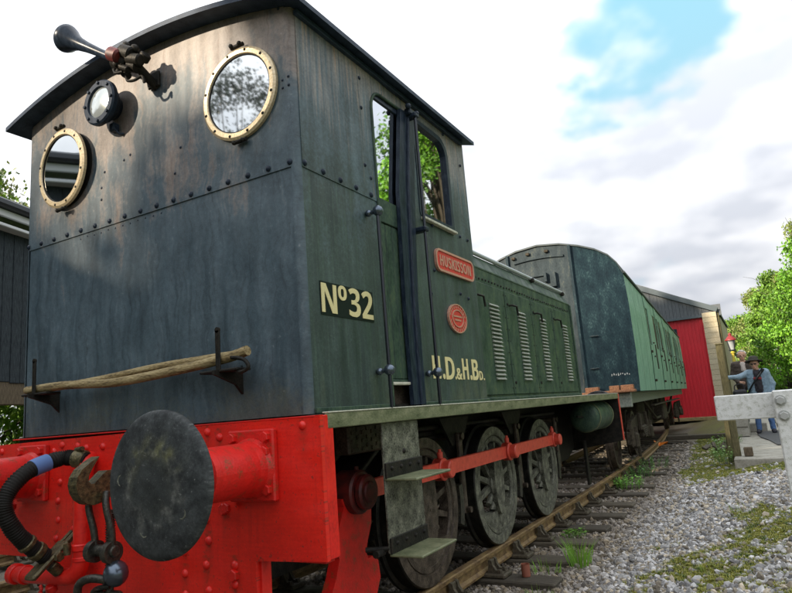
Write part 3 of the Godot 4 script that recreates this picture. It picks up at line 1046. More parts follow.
func loco_cab_end(loco: Node3D) -> void:
	var uvf := func(q: Vector2) -> Vector2:
		return Vector2((q.x + 1.25) / 2.5, 1.0 - (q.y - 1.25) / 2.45)
	var wall := part("cab_rear_wall", loco)
	var st := S()
	uv_sheet([[-1.165, 1.286], [1.165, 1.286], [1.165, 2.60], [-1.165, 2.60]], "z", 0.0, 0.012, uvf, st)
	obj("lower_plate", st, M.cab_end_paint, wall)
	st = S()
	var top := [[-1.165, 2.562], [1.165, 2.562]]
	for i in 17:
		var x := lerpf(1.165, -1.165, i / 16.0)
		top.append([x, roof_y(x) - 0.002])
	uv_sheet(top, "z", 0.007, 0.006, uvf, st)
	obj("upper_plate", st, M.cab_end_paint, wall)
	# rounded corner columns
	for s in [-1.0, 1.0]:
		st = S()
		st.set_smooth_group(1)
		var n := 6
		for i in n:
			var a0 := deg_to_rad(90.0 * i / n)
			var a1 := deg_to_rad(90.0 * (i + 1) / n)
			var yt := roof_y(1.2)
			var pts := []
			for a in [a0, a1]:
				pts.append(V(s * (1.165 + 0.04 * sin(a)), 0, -0.033 + 0.040 * cos(a)))
			var q := [pts[0] + V(0, 1.286, 0), pts[1] + V(0, 1.286, 0), pts[1] + V(0, yt, 0), pts[0] + V(0, yt, 0)]
			var uvs := []
			for w in q:
				uvs.append(uvf.call(Vector2(w.x, w.y)))
			var ord: Array = [0, 2, 1, 0, 3, 2] if s > 0 else [0, 1, 2, 0, 2, 3]
			for k in ord:
				st.set_uv(uvs[k])
				st.add_vertex(q[k])
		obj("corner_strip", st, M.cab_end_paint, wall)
	# rivets
	st = S()
	for i in 17:
		var x := -1.17 + 0.1455 * i
		dome(st, V(x, 2.588, 0.006), V(0, 0, 1), 0.018, 0.013)
	obj("rivet_row", st, M.navy_post, wall).set_meta("kind", "stuff")
	st = S()
	rng.seed = 31
	for i in 12:
		dome(st, V(-0.6 + 0.07 * i, 2.535 + rng.randf_range(-.004, .004), 0.0), V(0, 0, 1), 0.006, 0.004, 6)
	for sx in [1.135, -1.05]:
		for k in [[0, 0], [.04, 0.01], [0, -.045], [.04, -.04]]:
			dome(st, V(sx + k[0], 3.06 + k[1], 0.006), V(0, 0, 1), 0.009, 0.006, 6)
	for k in [[-.1, 2.98], [-.16, 2.96], [.62, 2.92], [.35, 2.9], [-.35, 2.93], [-.38, 2.83], [-.38, 2.75], [1.13, 3.49], [0.3, 2.75]]:
		dome(st, V(k[0], k[1], 0.006), V(0, 0, 1), 0.010, 0.007, 6)
	obj("small_rivet", st, M.navy_post, wall).set_meta("kind", "stuff")
	# round windows: one flush, one swung ajar on its pivots
	for w in [[0.836, 3.075, 0.030, 0.0, 0.0, 0.272], [-0.742, 3.046, 0.058, 2.2, -3.0, 0.272]]:
		var p := part("round_window", loco, V(w[0], w[1], w[2]))
		p.rotation_degrees = V(w[3], w[4], 0)
		st = S()
		var R: float = w[5]
		var X := Transform3D(Basis(V(1, 0, 0), V(0, 0, 1), V(0, -1, 0)), V(0, 0, -0.02))
		lathe(st, [Vector2(R * 0.845, 0.0), Vector2(R * 0.845, 0.020), Vector2(R * 0.86, 0.026), Vector2(R * 0.95, 0.026), Vector2(R, 0.018), Vector2(R, 0.0), Vector2(R * 0.845, 0.0)], X, 48)
		obj("window_frame", st, M.brass, p)
		st = S()
		lathe(st, [Vector2(R * 0.85, 0.010), Vector2(R * 0.85, 0.019), Vector2(R * 0.825, 0.0185), Vector2(R * 0.825, 0.010)], X, 40)
		obj("gasket", st, M.rubber, p)
		st = S()
		lathe(st, [Vector2(0, 0.013), Vector2(R * 0.85, 0.013)], X, 40)
		obj("pane", st, M.glass_dark, p)
		st = S()
		for k in 12:
			var a := TAU * (k + 0.5) / 12
			dome(st, V(cos(a) * R * 0.92, sin(a) * R * 0.92, 0.005), V(0, 0, 1), 0.010, 0.006, 6)
		for e in [1.0, -1.0]:
			cyl(st, V(-0.04, e * (R + 0.014), 0.0), V(0.05, e * (R + 0.014), 0.0), 0.012, -1, 8)
			ball(st, V(-0.03, e * (R + 0.02), 0.012), 0.014, 8)
			ball(st, V(0.03, e * (R + 0.018), 0.010), 0.014, 8)
		obj("pivot", st, M.black_iron, p).set_meta("kind", "stuff")
		# black disc on the uncut sheet, its colour standing for a shaded opening
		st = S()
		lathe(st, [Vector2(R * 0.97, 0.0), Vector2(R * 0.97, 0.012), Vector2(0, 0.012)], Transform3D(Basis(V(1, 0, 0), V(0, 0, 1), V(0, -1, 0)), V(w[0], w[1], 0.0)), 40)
		obj("opening_shade_disc", st, M.rubber, wall)
	# head lamp
	var lamp := part("head_lamp", loco, V(-0.245, 3.335, 0.0))
	var LX := Transform3D(Basis(V(1, 0, 0), V(0, 0, 1), V(0, -1, 0)), Vector3.ZERO)
	st = S()
	lathe(st, [Vector2(0.07, 0.0), Vector2(0.085, 0.03), Vector2(0.115, 0.06), Vector2(0.135, 0.085), Vector2(0.15, 0.10), Vector2(0.15, 0.125), Vector2(0.14, 0.135), Vector2(0.105, 0.135), Vector2(0.10, 0.12), Vector2(0.09, 0.12)], LX, 32)
	for k in 8:
		var a := TAU * k / 8
		hexbolt(st, V(cos(a) * 0.128, sin(a) * 0.128, 0.135), V(0, 0, 1), 0.011, 0.010)
	obj("lamp_case", st, M.navy_post, lamp)
	st = S()
	lathe(st, [Vector2(0, 0.135), Vector2(0.05, 0.132), Vector2(0.10, 0.121)], LX, 28, false)
	obj("lamp_lens", st, M.lens, lamp)
	st = S()
	box(st, V(0.02, -0.145, 0.03), V(0.05, 0.06, 0.05), 0.01)
	tube(st, [V(0.05, -0.17, 0.05), V(0.07, -0.20, 0.03), V(0.09, -0.20, 0.012)], 0.008, 6)
	obj("lamp_bracket", st, M.navy_post, lamp)
	# horn: flared bell, valve gear with a red bulb
	var horn := part("air_horn", loco)
	st = S()
	var a0 := V(-0.42, 3.79, 0.24)
	var a1 := V(0.02, 3.50, 0.18)
	var ln := (a1 - a0).length()
	lathe(st, [Vector2(0.075, 0.008), Vector2(0.088, 0.0), Vector2(0.090, 0.004), Vector2(0.082, 0.03), Vector2(0.060, 0.075), Vector2(0.043, 0.13), Vector2(0.033, 0.22), Vector2(0.027, 0.34), Vector2(0.024, ln)], Transform3D(frame_of(a1 - a0), a0), 28, false)
	lathe(st, [Vector2(0.085, 0.002), Vector2(0.055, 0.07), Vector2(0.035, 0.14), Vector2(0.0, 0.2)], Transform3D(frame_of(a1 - a0), a0), 28, false)
	obj("horn_bell", st, M.navy_post, horn)
	st = S()
	cyl(st, V(0.00, 3.51, 0.18), V(0.10, 3.45, 0.165), 0.062, 0.055, 16, 0.01)
	cyl(st, V(0.10, 3.45, 0.165), V(0.16, 3.42, 0.15), 0.040, -1, 12, 0.006)
	cyl(st, V(0.14, 3.44, 0.15), V(0.14, 3.36, 0.0), 0.028, -1, 10)
	cyl(st, V(0.18, 3.46, 0.14), V(0.22, 3.49, 0.14), 0.034, -1, 12, 0.006)
	cyl(st, V(0.16, 3.43, 0.15), V(0.19, 3.47, 0.14), 0.02, -1, 10)
	cyl(st, V(0.05, 3.41, 0.17), V(0.09, 3.38, 0.165), 0.022, -1, 8)
	box(st, V(0.12, 3.52, 0.14), V(0.10, 0.04, 0.04), 0.008)
	cyl(st, V(0.075, 3.53, 0.20), V(0.155, 3.485, 0.185), 0.047, -1, 14, 0.01)
	cyl(st, V(0.115, 3.475, 0.19), V(0.205, 3.44, 0.17), 0.036, -1, 12, 0.008)
	ball(st, V(0.10, 3.565, 0.19), 0.026, 8)
	ball(st, V(0.165, 3.525, 0.18), 0.028, 8)
	ball(st, V(0.045, 3.455, 0.215), 0.024, 8)
	cyl(st, V(0.06, 3.44, 0.20), V(0.12, 3.40, 0.19), 0.02, -1, 8, 0.004)
	tube(st, spline([V(0.0, 3.44, 0.20), V(0.03, 3.40, 0.21), V(0.08, 3.395, 0.20)], 4), 0.010, 6)
	ball(st, V(0.03, 3.42, 0.19), 0.02, 8)
	ball(st, V(0.13, 3.50, 0.17), 0.022, 8)
	tube(st, spline([V(0.07, 3.40, 0.17), V(0.10, 3.34, 0.18), V(0.15, 3.33, 0.17), V(0.19, 3.35, 0.15), V(0.20, 3.31, 0.14)], 5), 0.009, 6)
	box(st, V(0.14, 3.40, 0.02), V(0.10, 0.10, 0.016), 0.004)
	obj("horn_valve", st, M.black_iron, horn)
	st = S()
	cyl(st, V(0.01, 3.525, 0.235), V(0.085, 3.48, 0.222), 0.045, -1, 14, 0.012)
	obj("horn_diaphragm", st, M.dark_red, horn)
	# rest hooks for the shunting poles
	for h in [[-0.80, 1.525, 0.0], [0.77, 1.515, 0.0]]:
		var b := part("pole_rest", loco, V(h[0], h[1], 0.0))
		st = S()
		extrude(st, pg([[0.0, 0.05], [0.0, -0.10], [0.05, -0.05], [0.20, 0.0], [0.20, 0.02], [0.0, 0.035]]), 0.016, side_xf(0.008))
		box(st, V(0, 0.018, 0.12), V(0.26, 0.014, 0.10), 0.004)
		box(st, V(0.0, 0.12, 0.165), V(0.030, 0.21, 0.012), 0.003)
		cyl(st, V(0, 0.225, 0.159), V(0, 0.225, 0.171), 0.015, -1, 10)
		obj("rest_plate", st, M.black_iron, b)

func loco_cab_side(loco: Node3D) -> void:
	var uvf := func(q: Vector2) -> Vector2:
		return Vector2(q.x / 2.4, 1.0 - (q.y - 1.25) / 2.35)
	# the right side sheet; outline in (-z, y)
	var wall := part("cab_side_wall", loco)
	var X := 1.205
	var yt := roof_y(X)
	var st := S()
	# doorway runs from the floor to a round-cornered top
	var left: Array = [[0.033, 1.286], [0.79, 1.286], [0.79, 3.19]]
	left += arc_pts(0.90, 3.20, 0.11, 0.13, 180, 90, 6)
	left += [[1.30, 3.345], [1.30, yt], [0.033, yt]]
	uv_sheet(left, "x", X, 0.012, uvf, st)
	var wn := rrect(1.385, 2.625, 1.935, 3.36, 0.10, 6)
	# right of the doorway, above and below the middle of the window
	var upper: Array = [[1.302, yt], [1.302, 2.99], [1.385, 2.99]]
	upper += arc_pts(1.415, 3.33, 0.03, 0.03, 180, 90, 3)
	upper += arc_pts(1.785, 3.21, 0.15, 0.15, 90, 0, 7)
	upper += [[1.935, 2.99], [2.296, 2.99], [2.296, yt]]
	uv_sheet(upper, "x", X, 0.012, uvf, st)
	var lower: Array = [[1.302, 2.99], [1.17, 2.0], [1.165, 1.286], [2.296, 1.286], [2.296, 2.99], [1.935, 2.99]]
	lower += arc_pts(1.905, 2.655, 0.03, 0.03, 0, -90, 3)
	lower += arc_pts(1.415, 2.655, 0.03, 0.03, 270, 180, 3)
	lower += [[1.385, 2.99]]
	uv_sheet(lower, "x", X, 0.012, uvf, st)
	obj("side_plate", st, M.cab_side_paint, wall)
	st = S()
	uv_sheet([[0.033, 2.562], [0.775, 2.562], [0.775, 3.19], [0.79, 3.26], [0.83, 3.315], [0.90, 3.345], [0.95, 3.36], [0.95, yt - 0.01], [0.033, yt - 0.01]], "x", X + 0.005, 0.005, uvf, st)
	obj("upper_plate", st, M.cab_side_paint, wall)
	st = S()
	for z in [-0.05, -0.214, -0.379, -0.541, -0.707]:
		dome(st, V(X + 0.004, 2.587, z), V(1, 0, 0), 0.019, 0.014)
	for q in [[-0.661, 2.768], [-0.664, 3.352], [-0.664, 3.15], [-0.72, 2.7], [-2.20, 2.60], [-2.05, 2.60], [-1.55, 2.58], [-2.2, 3.25], [-1.35, 3.42], [-1.9, 3.42], [-1.95, 2.12], [-2.1, 2.1], [-1.52, 2.24], [-1.44, 2.06]]:
		dome(st, V(X + 0.003, q[1], q[0]), V(1, 0, 0), 0.014, 0.011)
	obj("rivet_row", st, M.navy_post, wall).set_meta("kind", "stuff")
	st = S()
	box(st, V(X + 0.008, 1.30, -0.40), V(0.016, 0.028, 0.74), 0.003)
	box(st, V(X + 0.008, 1.30, -1.74), V(0.016, 0.028, 1.10), 0.003)
	obj("base_strip", st, M.green_paint, wall)
	# beading round the doorway
	st = S()
	var bead := []
	for q in [[0.785, 1.30], [0.785, 2.2], [0.785, 3.19]] + arc_pts(0.90, 3.20, 0.115, 0.135, 180, 90, 6) + [[1.05, 3.338], [1.30, 3.35]]:
		bead.append(V(X + 0.006, q[1], -q[0]))
	tube(st, bead, 0.011, 6)
	obj("doorway_bead", st, M.cab_side_paint if false else M.green_paint, wall)
	# left side and front sheets
	st = S()
	box(st, V(-X + 0.006, (1.286 + yt) / 2, -1.164), V(0.012, yt - 1.286, 2.262), 0.0)
	obj("cab_left_wall", st, M.green_paint, loco)
	st = S()
	var c := arc_pts(0.83, 3.02, 0.27, 0.27, 0, 180, 14)
	var ftop: Array = [[1.193, 3.02], [1.10, 3.02]] + c + [[0.56, 3.02], [-1.193, 3.02]]
	for i in 13:
		var x := lerpf(-1.193, 1.193, i / 12.0)
		ftop.append([x, roof_y(x) - 0.002])
	extrude(st, pg(ftop), 0.012, Transform3D(Basis.IDENTITY, V(0, 0, -2.296)))
	var c2 := arc_pts(0.83, 3.02, 0.27, 0.27, 180, 360, 14)
	extrude(st, pg([[-1.193, 1.286], [1.193, 1.286], [1.193, 3.02], [1.10, 3.02]].slice(0, 3) + [[1.101, 3.02]] + _rev(c2) + [[0.559, 3.02], [-1.193, 3.02]]), 0.012, Transform3D(Basis.IDENTITY, V(0, 0, -2.296)))
	obj("cab_front_wall", st, M.green_paint, loco)
	st = S()
	box(st, V(0, 1.30, -1.15), V(2.38, 0.02, 2.26))
	obj("cab_floor", st, M.black_iron, loco)
	st = S()
	box(st, V(-0.2, 1.75, -1.9), V(1.2, 0.9, 0.6), 0.03)
	obj("control_desk", st, M.black_iron, loco)
	# roof
	st = S()
	var n := 24
	for i in n:
		var xa := lerpf(-1.30, 1.30, float(i) / n)
		var xb := lerpf(-1.30, 1.30, float(i + 1) / n)
		var za := 0.125
		var zb := -2.335
		var t := 0.030
		var A := V(xa, roof_y(xa), za)
		var B := V(xb, roof_y(xb), za)
		var U := V(0, t, 0)
		var Z := V(0, 0, zb - za)
		st.set_smooth_group(1)
		quad(st, A + U, B + U, B + U + Z, A + U + Z)
		st.set_smooth_group(2)
		quad(st, A + Z, B + Z, B, A)
		st.set_smooth_group(3)
		quad(st, A, B, B + U, A + U)
		quad(st, B + Z, A + Z, A + Z + U, B + Z + U)
		st.set_smooth_group(-1)
		if i == 0:
			quad(st, A + Z, A, A + U, A + Z + U)
		if i == n - 1:
			quad(st, B, B + Z, B + Z + U, B + U)
	obj("cab_roof", st, M.roof_navy, loco)
	st = S()
	box(st, V(1.222, roof_y(1.24) - 0.02, -1.12), V(0.03, 0.03, 2.2), 0.004)
	obj("roof_angle", st, M.roof_navy, loco)

	# door, set back in its opening
	var door := part("cab_door", loco)
	st = S()
	box(st, V(1.188, 2.525, -0.97), V(0.03, 0.158, 0.42), 0.004)
	obj("door_rail", st, M.green_paint, door)
	st = S()
	box(st, V(1.184, 1.446, -0.97), V(0.036, 0.024, 0.42), 0.004)
	obj("door_rail", st, M.green_paint, door)
	for k in 5:
		st = S()
		box(st, V(1.182, 1.952, -0.805 - 0.083 * k - 0.03), V(0.026, 0.985, 0.077), 0.006)
		obj("plank", st, M.green_paint, door)
	st = S()
	box(st, V(1.166, 1.93, -0.97), V(0.006, 0.96, 0.42))
	obj("door_backing", st, M.green_paint, door)
	st = S()
	box(st, V(1.188, 3.318, -1.03), V(0.03, 0.05, 0.50), 0.004)
	obj("top_rail", st, M.navy_post, door)
	st = S()
	box(st, V(1.188, 2.95, -0.797), V(0.028, 0.68, 0.016), 0.004)
	obj("door_stile", st, M.navy_post, door)
	st = S()
	box(st, V(1.190, 2.955, -1.05), V(0.005, 0.69, 0.48))
	obj("pane", st, M.side_glass, door)
	st = S()
	box(st, V(1.195, 1.432, -0.98), V(0.05, 0.018, 0.37), 0.003)
	obj("door_sill", st, M.pale_edge, door)
	st = S()
	box(st, V(1.13, 1.36, -0.98), V(0.02, 0.13, 0.40))
	obj("sill_riser", st, M.wheel_brown, door)
	# dark pillar between door and window
	st = S()
	extrude(st, pg([[-1.005, 1.30], [-1.005, 1.43], [-1.002, 1.96], [-1.035, 2.70], [-1.13, 3.24], [-1.15, 3.335], [-1.345, 3.34], [-1.34, 3.20], [-1.266, 2.77], [-1.176, 1.98], [-1.17, 1.43], [-1.17, 1.30]]), 0.028, side_xf(1.234))
	var pil := obj("door_pillar", st, M.navy_post, loco)
	st = S()
	tube(st, [V(1.236, 1.30, -1.10), V(1.236, 1.98, -1.105), V(1.236, 2.75, -1.16), V(1.236, 3.32, -1.25)], 0.014, 8)
	box(st, V(1.25, 3.335, -1.27), V(0.05, 0.05, 0.12), 0.01)
	ball(st, V(1.27, 3.36, -1.20), 0.022, 8)
	ball(st, V(1.27, 3.35, -1.32), 0.022, 8)
	obj("pillar_bead", st, M.navy_post, pil)
	# side window
	var win := part("side_window", loco)
	st = S()
	var oz := [[1.38, 2.615]] 
	var wo := rrect(1.375, 2.615, 1.945, 3.37, 0.03, 3)
	var outer := arc_pts(1.79, 3.21, 0.165, 0.165, 0, 90, 7) + arc_pts(1.41, 3.345, 0.03, 0.03, 90, 180, 3) + arc_pts(1.41, 2.65, 0.04, 0.04, 180, 270, 3) + arc_pts(1.915, 2.65, 0.04, 0.04, 270, 360, 3)
	var inner := arc_pts(1.785, 3.21, 0.125, 0.125, 0, 90, 7) + arc_pts(1.43, 3.325, 0.02, 0.02, 90, 180, 3) + arc_pts(1.43, 2.67, 0.02, 0.02, 180, 270, 3) + arc_pts(1.89, 2.67, 0.02, 0.02, 270, 360, 3)
	var WX := Transform3D(Basis(V(0, 0, -1), V(0, 1, 0), V(1, 0, 0)), V(1.175, 0, 0))
	ring(st, outer, inner, 0.036, WX, false)
	obj("window_frame", st, M.navy_post, win)
	st = S()
	extrude(st, pg(inner), 0.004, Transform3D(WX.basis, V(1.180, 0, 0)))
	obj("pane", st, M.side_glass, win)
	st = S()
	box(st, V(1.222, 2.600, -1.66), V(0.036, 0.02, 0.56), 0.004)
	obj("window_sill", st, M.pale_edge, win)
	# hand rails
	for r in [[-0.643, 1.292, 2.46, [2.452, 1.503]], [-1.265, 1.292, 3.33, [1.500]]]:
		var h := part("cab_handrail", loco)
		st = S()
		cyl(st, V(1.285, r[1], r[0]), V(1.285, r[2], r[0]), 0.011, -1, 10)
		obj("rail_bar", st, M.hand_bar, h)
		for y in r[3]:
			st = S()
			ball(st, V(1.287, y, r[0]), 0.033, 14)
			cyl(st, V(1.205, y - 0.004, r[0]), V(1.28, y, r[0]), 0.013, -1, 10)
			ball(st, V(1.225, y - 0.004, r[0] + 0.006), 0.022, 10)
			obj("rail_knob", st, M.steel_knob, h)
		if r[0] < -1.0:
			for y in [2.475, 3.31]:
				st = S()
				box(st, V(1.25, y, r[0]), V(0.11, 0.035, 0.06), 0.008)
				obj("rail_clip", st, M.navy_post, h)
	# plates and lettering
	var np := part("name_plate", loco)
	st = S()
	extrude(st, pg(rrect(1.545, 2.255, 2.215, 2.405, 0.05, 5)), 0.012, Transform3D(WX.basis, V(1.207, 0, 0)))
	obj("plate_face", st, M.plate_red, np)
	st = S()
	ring(st, rrect(1.535, 2.245, 2.225, 2.415, 0.06, 5), rrect(1.551, 2.261, 2.209, 2.399, 0.045, 5), 0.020, Transform3D(WX.basis, V(1.207, 0, 0)), false)
	obj("plate_rim", st, M.plate_metal, np)
	text_part("plate_lettering", "HUSKISSON", np, M.plate_metal, -1.60, -2.165, 2.287, 2.372, 1.2185, true, 0.006)
	var wp := part("works_plate", loco)
	st = S()
	var e0 := arc_pts(1.83, 1.915, 0.162, 0.108, 0, 345, 23)
	extrude(st, pg(e0), 0.010, Transform3D(WX.basis, V(1.207, 0, 0)))
	obj("plate_face", st, M.plate_red, wp)
	st = S()
	for q in [1.0, 0.62]:
		ring(st, arc_pts(1.83, 1.915, 0.165 * q, 0.111 * q, 0, 345, 23), arc_pts(1.83, 1.915, 0.165 * q - 0.011, 0.111 * q - 0.009, 0, 345, 23), 0.016, Transform3D(WX.basis, V(1.207, 0, 0)), false)
	for k in 22:
		var a := TAU * k / 22
		if absf(sin(a)) < 0.25:
			continue
		var b := Basis(V(1, 0, 0), a - PI / 2)
		box(st, V(1.218, 1.915 + sin(a) * 0.087, -1.83 - cos(a) * 0.132), V(0.006, 0.020, 0.011))
	box(st, V(1.218, 1.93, -1.83), V(0.006, 0.012, 0.15))
	box(st, V(1.218, 1.902, -1.83), V(0.006, 0.012, 0.11))
	obj("plate_relief", st, M.plate_metal, wp)
	var num := part("number_lettering", loco)
	st = S()
	box(st, V(1.2075, 1.876, -0.385), V(0.003, 0.178, 0.515))
	obj("letter_ground", st, M.letter_patch, num)
	text_part("numeral", "N", num, M.cream_letter, -0.132, -0.268, 1.800, 1.955, 1.2095, true, 0.003)
	text_part("numeral", "o", num, M.cream_letter, -0.285, -0.365, 1.880, 1.962, 1.2095, true, 0.003)
	text_part("numeral", "32", num, M.cream_letter, -0.385, -0.632, 1.800, 1.962, 1.2095, true, 0.003)
	var own := part("owner_lettering", loco)
	text_part("letter", "H.", own, M.cream_letter, -1.355, -1.545, 1.463, 1.622, 1.2065, true, 0.003)
	text_part("letter", "D", own, M.cream_letter, -1.560, -1.705, 1.461, 1.620, 1.2065, true, 0.003)
	text_part("letter", ".", own, M.cream_letter, -1.712, -1.732, 1.461, 1.483, 1.2065, true, 0.003)
	text_part("letter", "&", own, M.cream_letter, -1.738, -1.835, 1.461, 1.545, 1.2065, true, 0.003)
	text_part("letter", "H.", own, M.cream_letter, -1.850, -2.020, 1.459, 1.618, 1.2065, true, 0.003)
	text_part("letter", "B", own, M.cream_letter, -2.030, -2.150, 1.459, 1.618, 1.2065, true, 0.003)
	text_part("letter", "D.", own, M.cream_letter, -2.165, -2.272, 1.458, 1.530, 1.2065, true, 0.003)

func _rev(a: Array) -> Array:
	var b := a.duplicate()
	b.reverse()
	return b

func loco_hood(loco: Node3D) -> void:
	var z0 := -2.30
	var z1 := -5.72
	var st := S()
	var prof := [[1.10, 1.29], [1.10, 2.455], [1.035, 2.60], [0.9, 2.63], [0.0, 2.66], [-0.9, 2.63], [-1.035, 2.60], [-1.10, 2.455], [-1.10, 1.29]]
	extrude(st, pg(prof), absf(z1 - z0), Transform3D(Basis.IDENTITY, V(0, 0, z1)))
	var hood := obj("engine_hood", st, M.green_paint, loco)
	# bright pipe along the shoulder, with its clips
	st = S()
	cyl(st, V(1.045, 2.622, z0), V(1.045, 2.622, z1 - 0.02), 0.020, -1, 10)
	obj("shoulder_pipe", st, M.pale_pipe, hood)
	for z in [-4.35, -5.6]:
		st = S()
		box(st, V(1.055, 2.60, z), V(0.06, 0.05, 0.05), 0.01)
		obj("pipe_clip", st, M.black_iron, hood)
	st = S()
	box(st, V(1.093, 2.462, (z0 + z1) / 2), V(0.024, 0.02, 3.40), 0.004)
	obj("shoulder_bead", st, M.green_paint, hood)
	# doors with louvres
	var seams := [-2.36, -3.22, -4.02, -4.80, -5.64]
	var lv := [[-2.78, -3.00], [-3.545, -3.755], [-4.285, -4.47], [-5.195, -5.375]]
	for k in 4:
		var d := part("hood_door", loco)
		st = S()
		var zc: float = (seams[k] + seams[k + 1]) / 2
		var zw: float = absf(seams[k + 1] - seams[k]) - 0.022
		box(st, V(1.106, 1.835, zc), V(0.012, 0.985, zw), 0.005)
		obj("door_panel", st, M.green_paint, d)
		st = S()
		var a: float = lv[k][0]
		var b: float = lv[k][1]
		for i in 19:
			var y := 1.475 + 0.0368 * i
			extrude(st, pg([[1.111, y + 0.024], [1.111, y], [1.132, y], [1.132, y + 0.005]]), absf(b - a), Transform3D(Basis.IDENTITY, V(0, 0, b)))
		var l := obj("louvre_slats", st, M.louvre_pale, d)
		stuff(l)
		st = S()
		box(st, V(1.1125, 1.82, (a + b) / 2), V(0.004, 0.73, absf(b - a) + 0.01))
		obj("louvre_backing", st, M.green_paint, d)
		st = S()
		for y in [2.20, 1.45]:
			hexbolt(st, V(1.112, y, seams[k] - 0.06), V(1, 0, 0), 0.014, 0.010)
		for i in 9:
			dome(st, V(1.112, 1.40 + i * 0.11, seams[k] - 0.035), V(1, 0, 0), 0.007, 0.005, 6)
			dome(st, V(1.112, 1.40 + i * 0.11, seams[k + 1] + 0.035), V(1, 0, 0), 0.007, 0.005, 6)
		tube(st, [V(1.112, 2.19, seams[k] - 0.10), V(1.145, 2.19, seams[k] - 0.10), V(1.150, 2.19, seams[k] - 0.22), V(1.150, 2.10, seams[k] - 0.24)], 0.010, 6)
		stuff(obj("door_fitting", st, M.black_iron, d))
	st = S()
	rng.seed = 8
	for i in 42:
		dome(st, V(1.10, 2.365 + rng.randf_range(-.004, .004), -2.40 - i * 0.078), V(1, 0, 0), 0.012, 0.010, 6)
	stuff(obj("hinge_row", st, M.black_iron, hood))
	st = S()
	box(st, V(1.108, 1.306, (z0 + z1) / 2 - 0.05), V(0.03, 0.03, absf(z1 - z0) - 0.1), 0.004)
	obj("hood_base_strip", st, M.green_paint, hood)
	# plate end of the hood, a little wider
	st = S()
	box(st, V(0, 1.87, z1 + 0.01), V(2.24, 1.17, 0.03), 0.006)
	obj("hood_end", st, M.green_paint, hood)

